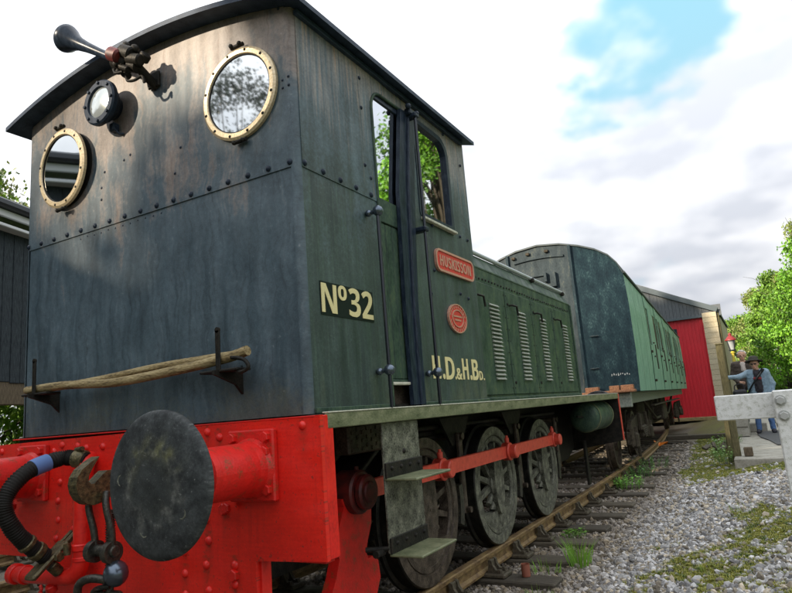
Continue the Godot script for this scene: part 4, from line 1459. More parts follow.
func loco_wheels(loco: Node3D) -> void:
	var zs := [-1.84, -3.27, -4.74]
	var R := 0.533
	for i in 3:
		for s in [1.0, -1.0]:
			var w := part("driving_wheel", loco, V(s * 0.83, R, zs[i]))
			w.scale = V(s, 1, 1)
			var A := Transform3D(Basis(V(0, 0, 1), V(1, 0, 0), V(0, 1, 0)), Vector3.ZERO)
			var face: Material = M.wheel_brown if i == 0 else M.wheel_grey
			var st := S()
			lathe(st, [Vector2(R - 0.075, -0.13), Vector2(R + 0.03, -0.13), Vector2(R + 0.03, -0.105), Vector2(R + 0.004, -0.095), Vector2(R, -0.01), Vector2(R - 0.008, 0.0)], A, 56)
			obj("tyre", st, M.tyre_dark, w)
			st = S()
			lathe(st, [Vector2(R - 0.008, 0.0), Vector2(R - 0.082, 0.0), Vector2(R - 0.090, -0.018), Vector2(R - 0.096, -0.018), Vector2(R - 0.10, -0.008), Vector2(R - 0.135, -0.008), Vector2(R - 0.145, -0.02), Vector2(R - 0.145, -0.10), Vector2(R - 0.075, -0.115)], A, 56)
			obj("rim", st, face, w)
			st = S()
			for k in 8:
				var a := deg_to_rad(-14.0 + 208.0 * k / 7.0)
				var b := Basis(V(1, 0, 0), -a + PI / 2)
				extrude(st, pg([[-0.027, 0.09], [0.027, 0.09], [0.019, 0.40], [-0.019, 0.40]]), 0.045, Transform3D(Basis(V(1, 0, 0), a - PI / 2) * Basis(V(0, 0, -1), V(0, 1, 0), V(1, 0, 0)), V(-0.075, 0, 0)))
			stuff(obj("spokes", st, face, w))
			# balance weight: the lower segment, filled
			st = S()
			var seg := []
			for q in arc_pts(0, 0, 0.395, 0.395, 216, 324, 18):
				seg.append(q)
			extrude(st, pg(seg), 0.075, Transform3D(Basis(V(0, 0, -1), V(0, 1, 0), V(1, 0, 0)), V(-0.085, 0, 0)), false)
			st.set_smooth_group(-1)
			for k in 5:
				var a := deg_to_rad(222.0 + 24.0 * k)
				var b0 := V(-0.04, sin(a) * 0.10, -cos(a) * 0.10)
				tube(st, [b0, V(-0.035, sin(a) * 0.24, -cos(a) * 0.24)], 0.028, 6)
			obj("balance_weight", st, face, w)
			# crank boss: long oval from the axle to the pin
			st = S()
			var ov := []
			for q in arc_pts(0, 0.03, 0.112, 0.30, 0, 345, 23):
				ov.append(q)
			extrude(st, pg(ov), 0.075, Transform3D(Basis(V(0, 0, -1), V(0, 1, 0), V(1, 0, 0)), V(-0.05, 0, 0)), true)
			cyl(st, V(0.02, 0, 0), V(0.028, 0, 0), 0.012, -1, 10)
			lathe(st, [Vector2(0.13, -0.06), Vector2(0.13, -0.012), Vector2(0.12, 0.0), Vector2(0.0, 0.0)], A, 24)
			obj("crank_boss", st, face, w)
			st = S()
			cyl(st, V(0.02, 0.292, 0), V(0.19, 0.292, 0), 0.045, -1, 16, 0.006)
			obj("crank_pin", st, M.greasy_iron, w)
	for z in zs:
		var st := S()
		cyl(st, V(-0.72, R, z), V(0.72, R, z), 0.075, -1, 16)
		obj("axle", st, M.black_iron, loco)
	# coupling rods, in three lengths, with oil cups at the pins
	var pins := [-0.72] + zs
	for s in [1.0, -1.0]:
		for i in 3:
			var st := S()
			var za: float = pins[i]
			var zb: float = pins[i + 1]
			var y := R + 0.290
			var xr: float = s * (0.965 if i != 1 else 0.955)
			var h0 := 0.052
			var poly := []
			for q in arc_pts(za, y, 0.075, 0.075, 30, 330, 10):
				poly.append(q)
			poly = arc_pts(zb, y, 0.078, 0.078, 140, -140, 12)
			# bar from pin to pin with eyes at both ends
			var bar := [[za - 0.05, y - h0], [za - 0.05, y + h0], [zb + 0.05, y + h0], [zb + 0.05, y - h0]]
			extrude(st, pg(bar), 0.042, side_xf(xr + 0.021))
			for z in [za, zb]:
				cyl(st, V(xr - s * 0.034, y, z), V(xr + s * 0.034, y, z), 0.082, -1, 20, 0.006)
			obj("coupling_rod", st, M.rod_red, loco)
		for i in 4:
			var z: float = pins[i]
			var y := R + 0.290
			var st := S()
			cyl(st, V(s * 0.99, y, z), V(s * 1.06, y, z), 0.062, -1, 18, 0.008)
			obj("rod_end_cap", st, M.rod_red if i > 0 else M.dark_red, loco)
			st = S()
			cyl(st, V(s * 0.965, y + 0.07, z), V(s * 0.965, y + 0.125, z), 0.022, -1, 10, 0.004)
			cyl(st, V(s * 0.965, y + 0.12, z), V(s * 0.965, y + 0.145, z), 0.013, -1, 8)
			obj("oil_cup", st, M.rod_red if i > 0 else M.dark_red, loco)
	# jackshaft fly crank behind the beam
	for s in [1.0, -1.0]:
		var j := part("jackshaft_crank", loco)
		var st := S()
		var web := [[-0.575, 0.80], [-0.60, 0.755], [-0.54, 0.65], [-0.50, 0.57], [-0.53, 0.49], [-0.49, 0.40], [-0.44, 0.33], [-0.40, 0.24], [-0.47, 0.16], [-0.68, 0.11], [-0.86, 0.17], [-0.94, 0.30], [-0.925, 0.40], [-0.87, 0.435], [-0.82, 0.43], [-0.80, 0.47], [-0.825, 0.53], [-0.875, 0.62], [-0.885, 0.70], [-0.86, 0.755], [-0.875, 0.81]]
		extrude(st, pg(web), 0.07, side_xf(s * 0.91 + 0.035))
		obj("crank_web", st, M.worn_red, j)
		st = S()
		cyl(st, V(s * 0.85, R + 0.29, -0.72), V(s * 1.00, R + 0.29, -0.72), 0.125, -1, 24, 0.012)
		cyl(st, V(s * 1.0, R + 0.29, -0.72), V(s * 1.05, R + 0.29, -0.72), 0.10, -1, 24, 0.012)
		obj("crank_eye", st, M.dark_red, j)
		st = S()
		cyl(st, V(0, 0.53, -0.72), V(s * 0.88, 0.53, -0.72), 0.09, -1, 16)
		obj("jackshaft", st, M.black_iron, j)

func one_buffer(loco: Node3D, x: float, face: float) -> void:
	var b := part("buffer", loco, V(x, 1.045, 0.03 if face > 0 else -7.21))
	b.rotation.y = 0.0 if face > 0 else PI
	var X := Transform3D(Basis(V(1, 0, 0), V(0, 0, 1), V(0, -1, 0)), Vector3.ZERO)
	var st := S()
	box(st, V(0.0, 0.015, 0.018), V(0.30, 0.345, 0.036), 0.008)
	obj("base_plate", st, M.worn_red, b)
	st = S()
	for q in [[-.11, .135], [.11, .135], [.11, -.115], [-.11, -.115], [.105, .065], [-.16, -.20]]:
		hexbolt(st, V(q[0], q[1] + 0.015, 0.036), V(0, 0, 1), 0.026, 0.024)
	stuff(obj("plate_bolts", st, M.worn_red, b))
	st = S()
	lathe(st, [Vector2(0.150, 0.03), Vector2(0.135, 0.06), Vector2(0.128, 0.10), Vector2(0.124, 0.34), Vector2(0.128, 0.345), Vector2(0.128, 0.385), Vector2(0.115, 0.392), Vector2(0.09, 0.392)], X, 36)
	obj("housing", st, M.worn_red, b)
	st = S()
	lathe(st, [Vector2(0.092, 0.36), Vector2(0.092, 0.54), Vector2(0.16, 0.565)], X, 28)
	obj("plunger", st, M.greasy_iron, b)
	st = S()
	# slightly domed round head with a rounded rim, texture laid over the face
	var Rb := 0.305
	var rings := [[0.0, 0.625], [0.08, 0.624], [0.16, 0.620], [0.23, 0.613], [0.28, 0.604], [0.298, 0.597], [Rb, 0.588], [Rb, 0.572], [0.296, 0.562], [0.15, 0.555], [0.0, 0.555]]
	var seg := 64
	for i in rings.size() - 1:
		st.set_smooth_group(1 if i < 6 else 2 + i)
		for k in seg:
			var a0 := TAU * k / seg
			var a1 := TAU * (k + 1) / seg
			var q := []
			for e in [[rings[i], a0], [rings[i + 1], a0], [rings[i + 1], a1], [rings[i], a1]]:
				q.append(V(e[0][0] * cos(e[1]), e[0][0] * sin(e[1]), e[0][1]))
			for n in [0, 2, 1, 0, 3, 2]:
				st.set_uv(Vector2(q[n].x / Rb * 0.49 + 0.5, 0.5 - q[n].y / Rb * 0.49))
				st.add_vertex(q[n])
	obj("buffer_head", st, M.buffer_face, b)
	if face > 0 and x > 0:
		st = S()
		for q in [[0.165, -0.11], [-0.055, -0.185], [-0.2, 0.02]]:
			lathe(st, [Vector2(0.017, 0.0), Vector2(0.02, 0.003), Vector2(0.024, 0.003), Vector2(0.027, 0.0)], Transform3D(Basis(V(1, 0, 0), V(0, 0, 1), V(0, -1, 0)), V(q[0], q[1], 0.6125)), 14)
		stuff(obj("rivet_ring", st, M.wheel_grey, b))

func loco_beam(loco: Node3D) -> void:
	var beam := part("buffer_beam", loco)
	var st := S()
	var buv := func(q: Vector2) -> Vector2:
		return Vector2((q.x + 1.45) / 2.75, 1.0 - (q.y - 0.25) / 1.05)
	uv_sheet([[-1.44, 1.245], [-1.28, 1.250], [1.28, 1.279], [1.28, 0.620], [0.85, 0.605], [0.85, 0.26], [-0.85, 0.26], [-0.85, 0.55], [-1.44, 0.55]], "z", 0.030, 0.025, buv, st)
	obj("beam_plate", st, M.beam_paint, beam)
	st = S()
	box(st, V(1.268, 0.949, -0.036), V(0.024, 0.656, 0.078), 0.004)
	box(st, V(0.855, 0.43, -0.03), V(0.022, 0.35, 0.068), 0.004)
	box(st, V(1.06, 0.612, -0.03), V(0.39, 0.016, 0.068), 0.003)
	obj("beam_flange", st, M.red_paint, beam)
	st = S()
	box(st, V(0, 1.275, -0.005), V(2.50, 0.008, 0.075), 0.002)
	obj("top_strip", st, M.worn_red, beam)
	st = S()
	for q in [[0.543, 1.236], [0.629, 1.205], [1.174, 1.236], [0.525, 0.797], [0.536, 0.691], [0.515, 0.572], [0.36, 0.523], [0.36, 0.63], [0.37, 0.74], [0.711, 0.58], [0.708, 0.49], [0.708, 0.40], [-1.374, 1.203], [-0.709, 1.221], [-0.557, 1.209], [-0.472, 1.195], [-0.793, 1.185], [-0.316, 1.197], [-0.724, 0.998], [-0.743, 0.887], [-0.739, 0.774], [-0.57, 0.852], [-0.585, 0.725], [-0.755, 0.666], [-0.57, 0.60], [-0.74, 0.55], [-0.72, 0.44], [0.52, 1.12], [0.52, 1.0], [0.52, 0.90], [0.2, 1.21], [0.38, 1.22], [-0.5, 1.08], [-0.5, 0.97], [0.53, 0.45], [0.36, 0.42], [-0.56, 0.47]]:
		dome(st, V(q[0], q[1], 0.028), V(0, 0, 1), 0.023, 0.018, 10)
	stuff(obj("beam_rivets", st, M.red_paint, beam))
	st = S()
	for q in [[0.655, 0.848], [0.711, 0.535]]:
		hexbolt(st, V(q[0], q[1], 0.03), V(0, 0, 1), 0.03, 0.026)
	stuff(obj("beam_bolts", st, M.worn_red, beam))
	# the far beam
	st = S()
	extrude(st, pg([[-1.28, 1.279], [1.28, 1.279], [1.28, 0.618], [0.55, 0.50], [-0.55, 0.50], [-1.28, 0.618]]), 0.022, Transform3D(Basis.IDENTITY, V(0, 0, -7.20)))
	var fb := obj("front_beam", st, M.black_iron, loco)
	st = S()
	box(st, V(1.278, 0.95, -7.199), V(0.014, 0.66, 0.05), 0.003)
	box(st, V(0, 0.95, -7.212), V(2.55, 0.655, 0.012))
	obj("beam_face", st, M.rod_red, fb)
	one_buffer(loco, 0.868, 1.0)
	one_buffer(loco, -0.985, 1.0)
	one_buffer(loco, 0.865, -1.0)
	one_buffer(loco, -0.865, -1.0)
	# draw hook: outline in the upright plane of the coupling
	var hk := part("draw_hook", loco)
	st = S()
	var pl := [[0.02, 1.075], [0.20, 1.075], [0.262, 1.078], [0.285, 1.062], [0.31, 1.042], [0.335, 1.02], [0.352, 1.02], [0.368, 1.035], [0.365, 1.065], [0.345, 1.10], [0.306, 1.155], [0.352, 1.133], [0.405, 1.098], [0.43, 1.062], [0.437, 1.025], [0.428, 0.985], [0.405, 0.948], [0.372, 0.924], [0.335, 0.913], [0.29, 0.92], [0.25, 0.938], [0.20, 0.955], [0.02, 0.955]]
	extrude(st, pg(pl), 0.07, side_xf(0.045))
	obj("hook_body", st, M.brass_iron, hk)
	st = S()
	box(st, V(0.01, 1.015, 0.045), V(0.24, 0.26, 0.03), 0.01)
	obj("hook_plate", st, M.red_paint, hk)
	# screw coupling hanging from the hook
	var cp := part("screw_coupling", loco)
	st = S()
	for s in [-0.055, 0.055]:
		tube(st, spline([V(0.01 + s, 0.97, 0.28), V(0.02 + s * 1.3, 0.90, 0.30), V(0.05 + s * 1.3, 0.78, 0.29), V(0.055 + s * 1.2, 0.69, 0.285)], 5), 0.018, 8)
	cyl(st, V(0.03 - 0.075, 0.68, 0.285), V(0.03 + 0.12, 0.68, 0.285), 0.030, -1, 12, 0.006)
	for s in [-0.05, 0.085]:
		lathe(st, [Vector2(0.02, -0.02), Vector2(0.055, -0.02), Vector2(0.055, 0.02), Vector2(0.02, 0.02)], Transform3D(Basis(V(0, 1, 0), V(1, 0, 0), V(0, 0, -1)), V(0.03 + s, 0.675, 0.285)), 18)
	obj("shackle", st, M.greasy_iron, cp)
	st = S()
	for k in 24:
		var y := 0.86 - 0.0125 * k
		lathe(st, [Vector2(0.020, -0.005), Vector2(0.027, 0.0), Vector2(0.020, 0.005)], Transform3D(Basis.IDENTITY, V(0.085, y, 0.27)), 12)
	cyl(st, V(0.085, 0.88, 0.27), V(0.085, 0.42, 0.27), 0.019, -1, 10)
	obj("coupling_screw", st, M.greasy_iron, cp)
	st = S()
	ball(st, V(0.13, 0.57, 0.27), 0.062, 16, V(1.0, 1.05, 1.0))
	cyl(st, V(0.13, 0.56, 0.27), V(0.06, 0.52, 0.28), 0.018, -1, 8)
	obj("lever_weight", st, M.steel_knob, cp)
	st = S()
	tube(st, spline([V(0.10, 0.545, 0.30), V(0.02, 0.555, 0.33), V(-0.05, 0.53, 0.345), V(-0.075, 0.47, 0.34), V(-0.06, 0.40, 0.33), V(-0.03, 0.33, 0.32)], 6), 0.021, 10)
	tube(st, spline([V(0.10, 0.51, 0.28), V(0.03, 0.50, 0.30), V(-0.01, 0.48, 0.30)], 5), 0.014, 8)
	cyl(st, V(0.02, 0.45, 0.27), V(0.15, 0.45, 0.27), 0.04, -1, 12, 0.008)
	for k in 5:
		lathe(st, [Vector2(0.016, -0.008), Vector2(0.03, 0.0), Vector2(0.016, 0.008)], Transform3D(Basis.IDENTITY, V(0.045, 0.50 - 0.02 * k, 0.30)), 10)
	obj("bail_link", st, M.greasy_iron, cp)
	# vacuum brake pipe and its ribbed hose
	var bp := part("brake_pipe", loco)
	st = S()
	tube(st, spline([V(-0.40, 1.13, 0.05), V(-0.37, 1.10, 0.10), V(-0.37, 0.95, 0.12), V(-0.37, 0.75, 0.12), V(-0.37, 0.62, 0.12), V(-0.39, 0.53, 0.125), V(-0.46, 0.49, 0.13), V(-0.62, 0.485, 0.14), V(-0.86, 0.48, 0.14), V(-0.96, 0.478, 0.14)], 6), 0.047, 16)
	cyl(st, V(-0.37, 0.63, 0.12), V(-0.37, 0.67, 0.12), 0.054, -1, 18, 0.006)
	cyl(st, V(-0.37, 0.575, 0.12), V(-0.37, 0.60, 0.12), 0.052, -1, 18, 0.004)
	cyl(st, V(-0.95, 0.478, 0.14), V(-1.0, 0.478, 0.14), 0.06, -1, 18, 0.008)
	cyl(st, V(-0.86, 0.479, 0.14), V(-0.885, 0.479, 0.14), 0.056, -1, 18, 0.005)
	obj("pipe_body", st, M.red_paint, bp)
	st = S()
	cyl(st, V(-0.60, 0.40, 0.14), V(-0.60, 0.44, 0.16), 0.03, -1, 10, 0.006)
	for k in 4:
		tube(st, [V(-0.61, 0.45 - k * 0.03, 0.21), V(-0.59, 0.435 - k * 0.03, 0.215), V(-0.605, 0.42 - k * 0.03, 0.21)], 0.010, 6)
	obj("drip_valve", st, M.worn_red, bp)
	st = S()
	var hp := spline([V(-0.36, 1.125, 0.10), V(-0.45, 1.145, 0.13), V(-0.50, 1.145, 0.19), V(-0.50, 1.10, 0.355), V(-0.50, 1.01, 0.46), V(-0.50, 0.91, 0.485), V(-0.50, 0.795, 0.43), V(-0.50, 0.70, 0.345), V(-0.50, 0.62, 0.25)], 26)
	var rr := []
	for k in hp.size():
		rr.append(0.041 + 0.006 * sin(k * 2.2))
	tube(st, hp, rr, 18)
	obj("ribbed_hose", st, M.rubber, bp)
	st = S()
	var lp := []
	var lr := []
	for k in range(62, 76):
		lp.append(hp[k])
		lr.append(0.0490)
	tube(st, lp, lr, 18)
	obj("hose_band", st, M.hose_label, bp)
	st = S()
	cyl(st, hp[4], hp[22], 0.054, -1, 16, 0.006)
	cyl(st, V(-0.42, 1.19, 0.13), V(-0.36, 1.195, 0.13), 0.014, -1, 8)
	obj("hose_clip", st, M.brass_iron, bp)
	for q in [[190, 198], [176, 182]]:
		st = S()
		cyl(st, hp[q[0]], hp[q[1]], 0.052, -1, 16, 0.006)
		obj("hose_clip", st, M.brass_iron, bp)
	st = S()
	# dummy coupling plate that holds the hose end, with lugs
	var e: Vector3 = hp[-1]
	var bz := Basis(V(1, 0, 0), deg_to_rad(38))
	box(st, e + V(0.0, -0.02, -0.01), V(0.09, 0.03, 0.26), 0.010, bz)
	box(st, e + V(0.02, 0.085, -0.15), V(0.03, 0.03, 0.12), 0.006, bz)
	box(st, e + V(-0.02, 0.075, -0.13), V(0.02, 0.025, 0.10), 0.006, bz)
	cyl(st, e + V(0.0, -0.05, -0.03), e + V(0, -0.10, -0.08), 0.032, -1, 12, 0.005)
	cyl(st, e + V(0.10, 0.0, -0.06), e + V(0.10, 0.06, -0.06), 0.02, -1, 8)
	hexbolt(st, e + V(0.085, 0.0, -0.02), V(1, 0, 0), 0.028, 0.02)
	obj("hose_dummy", st, M.brass_iron, bp)

func loco_under(loco: Node3D) -> void:
	# hanging steps below the cab door
	for s in [1.0, -1.0]:
		var u := part("cab_step", loco)
		var st := S()
		box(st, V(s * 1.243, 0.865, -0.785), V(0.014, 0.69, 0.425), 0.003)
		obj("hanger_plate", st, M.valance if false else M.wheel_grey, u)
		for y in [0.905, 0.512]:
			st = S()
			box(st, V(s * 1.345, y, -0.785), V(0.20, 0.014, 0.43), 0.004)
			obj("tread", st, M.valance, u)
			st = S()
			box(st, V(s * 1.256, y + 0.045, -0.785), V(0.012, 0.085, 0.43), 0.003)
			for k in 4:
				dome(st, V(s * 1.262, y + 0.055, -0.63 - 0.105 * k), V(s, 0, 0), 0.013, 0.012, 8)
			obj("step_angle", st, M.black_iron, u)
		st = S()
		dome(st, V(s * 1.25, 1.04, -0.80), V(s, 0, 0), 0.016, 0.012, 8)
		cyl(st, V(s * 1.20, 0.53, -0.50), V(s * 1.20, 0.53, -0.58), 0.02, -1, 8)
		cyl(st, V(s * 1.12, 0.545, -0.53), V(s * 1.24, 0.545, -0.585), 0.014, -1, 8)
		obj("step_bolt", st, M.black_iron, u)
	# perforated sand-box sheet under the footplate
	var st := S()
	box(st, V(0.90, 1.12, -0.90), V(0.10, 0.17, 0.44), 0.01)
	rng.seed = 5
	for i in 7:
		for k in 3:
			box(st, V(0.952, 1.06 + 0.05 * k + 0.02 * (i % 2), -0.72 - 0.055 * i), V(0.006, 0.022, 0.022), 0.002)
	obj("sand_box", st, M.wheel_brown, loco)
	st = S()
	box(st, V(0.80, 1.0, -0.98), V(0.25, 0.03, 0.5), 0.006, Basis(V(1, 0, 0), 0.5))
	obj("sand_chute", st, M.black_iron, loco)
	# brake gear between the wheels
	for z in [-2.56, -4.02, -5.46]:
		var b := part("brake_hanger", loco)
		st = S()
		box(st, V(0.80, 0.72, z), V(0.035, 0.66, 0.07), 0.008)
		cyl(st, V(0.56, 1.02, z), V(0.84, 1.02, z), 0.03, -1, 10)
		cyl(st, V(0.56, 0.42, z), V(0.86, 0.42, z), 0.025, -1, 10)
		obj("hanger_link", st, M.wheel_brown, b)
		st = S()
		var pts := []
		for q in arc_pts(z + 0.72, 0.533, 0.56, 0.56, 200, 170, 6):
			pts.append(q)
		for q in arc_pts(z + 0.72, 0.533, 0.63, 0.63, 170, 200, 6):
			pts.append(q)
		extrude(st, pg(pts), 0.08, side_xf(0.84))
		obj("brake_block", st, M.greasy_iron, b)
	st = S()
	cyl(st, V(0.45, 0.36, -1.6), V(0.45, 0.36, -5.6), 0.016, -1, 8)
	obj("brake_rod", st, M.black_iron, loco)
	st = S()
	for z in [-2.0, -3.4, -4.9]:
		box(st, V(0.60, 1.02, z), V(0.10, 0.16, 0.9), 0.02)
	for z in [-2.56, -4.0]:
		extrude(st, pg([[z - 0.3, 1.18], [z + 0.3, 1.18], [z + 0.1, 0.95], [z - 0.1, 0.95]]), 0.02, side_xf(0.78))
	tube(st, [V(0.70, 1.12, -1.2), V(0.70, 1.10, -5.8)], 0.022, 8)
	tube(st, [V(0.66, 1.04, -1.2), V(0.66, 1.02, -5.8)], 0.016, 8)
	obj("leaf_spring", st, M.black_iron, loco)
	# air tank by the front
	var tk := part("air_tank", loco)
	st = S()
	var TX := Transform3D(Basis(V(1, 0, 0), V(0, 0, -1), V(0, 1, 0)), V(1.03, 1.008, -6.02))
	lathe(st, [Vector2(0, -0.05), Vector2(0.09, -0.042), Vector2(0.16, -0.02), Vector2(0.192, 0.02), Vector2(0.196, 0.06), Vector2(0.196, 0.98), Vector2(0.16, 1.05), Vector2(0, 1.08)], TX, 36, false)
	obj("tank_shell", st, M.green_paint, tk)
	st = S()
	for h in [0.10, 0.90]:
		lathe(st, [Vector2(0.197, h - 0.018), Vector2(0.203, h - 0.018), Vector2(0.203, h + 0.018), Vector2(0.197, h + 0.018)], TX, 36)
	obj("tank_strap", st, M.valance, tk)
	st = S()
	cyl(st, V(1.03, 1.01, -6.05), V(1.03, 1.03, -5.70), 0.014, -1, 8)
	obj("tank_pipe", st, M.black_iron, tk)
	# guard irons ahead of the leading wheels
	for s in [-1.0, 1.0]:
		st = S()
		box(st, V(s * 0.74, 0.33, -7.08), V(0.035, 0.62, 0.12), 0.006)
		obj("guard_iron", st, M.black_iron, loco)

# ---------------------------------------------------------------- coach
func coach_half() -> Array:
	return [[1.385, 1.30], [1.405, 2.0], [1.40, 2.8], [1.375, 3.33], [1.30, 3.52], [1.18, 3.67], [0.98, 3.80], [0.72, 3.90], [0.40, 3.985], [0.0, 4.03]]

func build_coach() -> void:
	var ang := 0.049
	var co := thing("railway_coach", "pale green bogie coach with dark navy end coupled behind the engine", "coach", V(-0.02, 0, -8.50), ang)
	var len := 16.6
	var half := coach_half()
	# end: flat middle panel and two swept-back wings
	var mid := []
	for q in half:
		if q[0] <= 0.56:
			mid.append([q[0], q[1]])
	var mp := [[0.555, 1.30], [0.555, 3.945]] + mid
	var mp2 := []
	for q in mid:
		if q[0] > 0.01:
			mp2.push_front([-q[0], q[1]])
	mp = [[0.555, 1.30], [0.555, 3.945]] + mid + mp2 + [[-0.555, 3.945], [-0.555, 1.30]]
	var st := S()
	extrude(st, pg(mp), 0.04, Transform3D(Basis.IDENTITY, V(0, 0, -0.04)))
	var me := obj("end_panel", st, M.coach_grey, co)
	st = S()
	# arched strip following the roof, and gangway frame
	for i in 12:
		var a := -0.9 + 1.8 * i / 12.0
		var b := -0.9 + 1.8 * (i + 1) / 12.0
		var fy := func(t: float) -> float: return 3.80 - 0.16 * t * t
		if absf(a) > 0.55 or absf(b) > 0.56:
			continue
		var p0 := V(a, fy.call(a), 0.0)
		var p1 := V(b, fy.call(b), 0.0)
		quad(st, p0 + V(0, -.02, .03), p1 + V(0, -.02, .03), p1 + V(0, .02, .03), p0 + V(0, .02, .03))
		quad(st, p0 + V(0, .02, .03), p1 + V(0, .02, .03), p1 + V(0, .02, 0), p0 + V(0, .02, 0))
		quad(st, p1 + V(0, -.02, .03), p0 + V(0, -.02, .03), p0 + V(0, -.02, 0), p1 + V(0, -.02, 0))
	obj("end_moulding", st, M.coach_grey, me)
	st = S()
	for q in [[0.10, 3.42, .05, .17], [0.24, 3.36, .09, .26]]:
		box(st, V(q[0], q[1], 0.035), V(q[2], q[3], 0.07), 0.006)
	box(st, V(-0.05, 3.47, 0.02), V(0.25, 0.03, 0.03), 0.004)
	obj("lamp_iron", st, M.coach_grey, me)
	st = S()
	for q in [[-0.45, 3.86], [-0.18, 3.895], [0.16, 3.895]]:
		box(st, V(q[0], q[1], 0.02), V(0.07, 0.05, 0.05), 0.008)
	obj("roof_vent", st, M.coach_dark, me)
	st = S()
	box(st, V(0.565, 2.62, 0.005), V(0.05, 2.62, 0.07), 0.008)
	box(st, V(-0.565, 2.62, 0.005), V(0.05, 2.62, 0.07), 0.008)
	obj("end_post", st, M.coach_navy, me)
	for s in [1.0, -1.0]:
		# wing: from the post to the corner, swept back by 0.16
		var wing := [[0.0, 1.30]]
		var w := 0.83
		var pts := [[0.56, 1.30]]
		for k in range(half.size() - 1, -1, -1):
			if half[k][0] > 0.56:
				pts.append(half[k])
		pts.insert(1, [0.56, 3.94])
		st = S()
		var cen := V(s * 1.0, 2.4, -0.09)
		var n := pts.size()
		var Pz := func(q) -> Vector3: return V(s * q[0], q[1], -0.20 * (q[0] - 0.56) / 0.83)
		for i in n:
			var a: Vector3 = Pz.call(pts[i])
			var b: Vector3 = Pz.call(pts[(i + 1) % n])
			if s > 0:
				tri(st, cen, b, a)
			else:
				tri(st, cen, a, b)
		var wg := obj("end_wing", st, M.coach_navy if s > 0 else M.coach_grey, co)
		if s > 0:
			st = S()
			# hand irons and flaking patches of an older paint
			cyl(st, V(0.72, 2.28, 0.0), V(0.86, 2.28, -0.03), 0.012, -1, 6)
			cyl(st, V(0.66, 1.73, 0.0), V(0.80, 1.73, -0.02), 0.012, -1, 6)
			obj("hand_iron", st, M.coach_grey, wg)
			st = S()
			rng.seed = 77
			for k in 9:
				var x := 0.98 + 0.034 * k
				for j in 2:
					box(st, V(x, 1.60 + rng.randf_range(-.014, .014), -0.20 * (x - 0.56) / 0.83 + 0.004), V(rng.randf_range(.006, .020), rng.randf_range(.006, .034), 0.004), 0.0, Basis(V(0, 0, 1), rng.randf_range(-.5, .5)))
			stuff(obj("painted_mark", st, M.pale_pipe, wg))
	# sides in panels and doors; the pieces stand on the body shell
	for s in [1.0, -1.0]:
		st = S()
		var low := half.slice(0, 4)
		var z0 := -0.20
		for i in 3:
			var a := V(s * (low[i][0] - 0.012), low[i][1], z0)
			var b := V(s * (low[i + 1][0] - 0.012), low[i + 1][1], z0)
			var d := V(0, 0, -len)
			st.set_smooth_group(1)
			if s > 0:
				quad(st, a, a + d, b + d, b)
			else:
				quad(st, b, b + d, a + d, a)
		var shell := obj("body_side", st, M.coach_dark, co)
		if s < 0:
			continue
		# widths along the side: plain panel, then doors and windows in turn
		var z := z0
		var kinds := ["panel", "panel", "panel", "door", "panel", "window", "door", "window", "panel", "door", "window", "window", "door", "panel", "window", "door", "window", "panel", "door", "panel"]
		var wid := {"panel": 0.95, "door": 0.66, "window": 0.82}
		for kind in kinds:
			var ww: float = wid[kind]
			if z - ww < z0 - len:
				break
			var nm: String = {"panel": "side_panel", "door": "side_door", "window": "side_panel"}[kind]
			st = S()
			var gap := 0.012
			var za := z - gap
			var zb := z - ww + gap
			var out := 0.012 if kind != "door" else 0.022
			var spans := [[0, 1], [1, 2], [2, 3]]
			var P := func(i: int, zz: float, o: float) -> Vector3: return V(low[i][0] - 0.012 + o, low[i][1] - (0.0 if i < 3 else 0.02), zz)
			if kind == "panel":
				for sp in spans:
					quad(st, P.call(sp[0], za, out), P.call(sp[0], zb, out), P.call(sp[1], zb, out), P.call(sp[1], za, out))
				quad(st, P.call(0, za, out), P.call(3, za, out), P.call(3, za, 0.0), P.call(0, za, 0.0))
				quad(st, P.call(0, zb, 0.0), P.call(3, zb, 0.0), P.call(3, zb, out), P.call(0, zb, out))
			else:
				var wy0 := 2.25
				var wy1 := 3.05
				var wa := za - 0.10
				var wb := zb + 0.10
				var xo := func(y: float) -> float:
					if y < 2.0:
						return lerpf(low[0][0], low[1][0], (y - 1.3) / 0.7) - 0.012 + out
					if y < 2.8:
						return lerpf(low[1][0], low[2][0], (y - 2.0) / 0.8) - 0.012 + out
					return lerpf(low[2][0], low[3][0], (y - 2.8) / 0.53) - 0.012 + out
				var rect := func(y0: float, y1: float, p: float, q: float) -> void:
					quad(st, V(xo.call(y0), y0, p), V(xo.call(y0), y0, q), V(xo.call(y1), y1, q), V(xo.call(y1), y1, p))
				rect.call(1.30, 2.0, za, zb)
				rect.call(2.0, wy0, za, zb)
				rect.call(wy1, 3.31, za, zb)
				rect.call(wy0, wy1, za, wa)
				rect.call(wy0, wy1, wb, zb)
				# reveals
				quad(st, V(xo.call(wy0), wy0, wa), V(xo.call(wy0), wy0, wb), V(xo.call(wy0) - 0.03, wy0, wb), V(xo.call(wy0) - 0.03, wy0, wa))
				quad(st, V(xo.call(wy1) - 0.03, wy1, wa), V(xo.call(wy1) - 0.03, wy1, wb), V(xo.call(wy1), wy1, wb), V(xo.call(wy1), wy1, wa))
				quad(st, V(xo.call(wy0), wy0, wa), V(xo.call(wy0) - 0.03, wy0, wa), V(xo.call(wy1) - 0.03, wy1, wa), V(xo.call(wy1), wy1, wa))
				quad(st, V(xo.call(wy0) - 0.03, wy0, wb), V(xo.call(wy0), wy0, wb), V(xo.call(wy1), wy1, wb), V(xo.call(wy1) - 0.03, wy1, wb))
				quad(st, P.call(0, za, out), P.call(3, za, out), P.call(3, za, 0.0), P.call(0, za, 0.0))
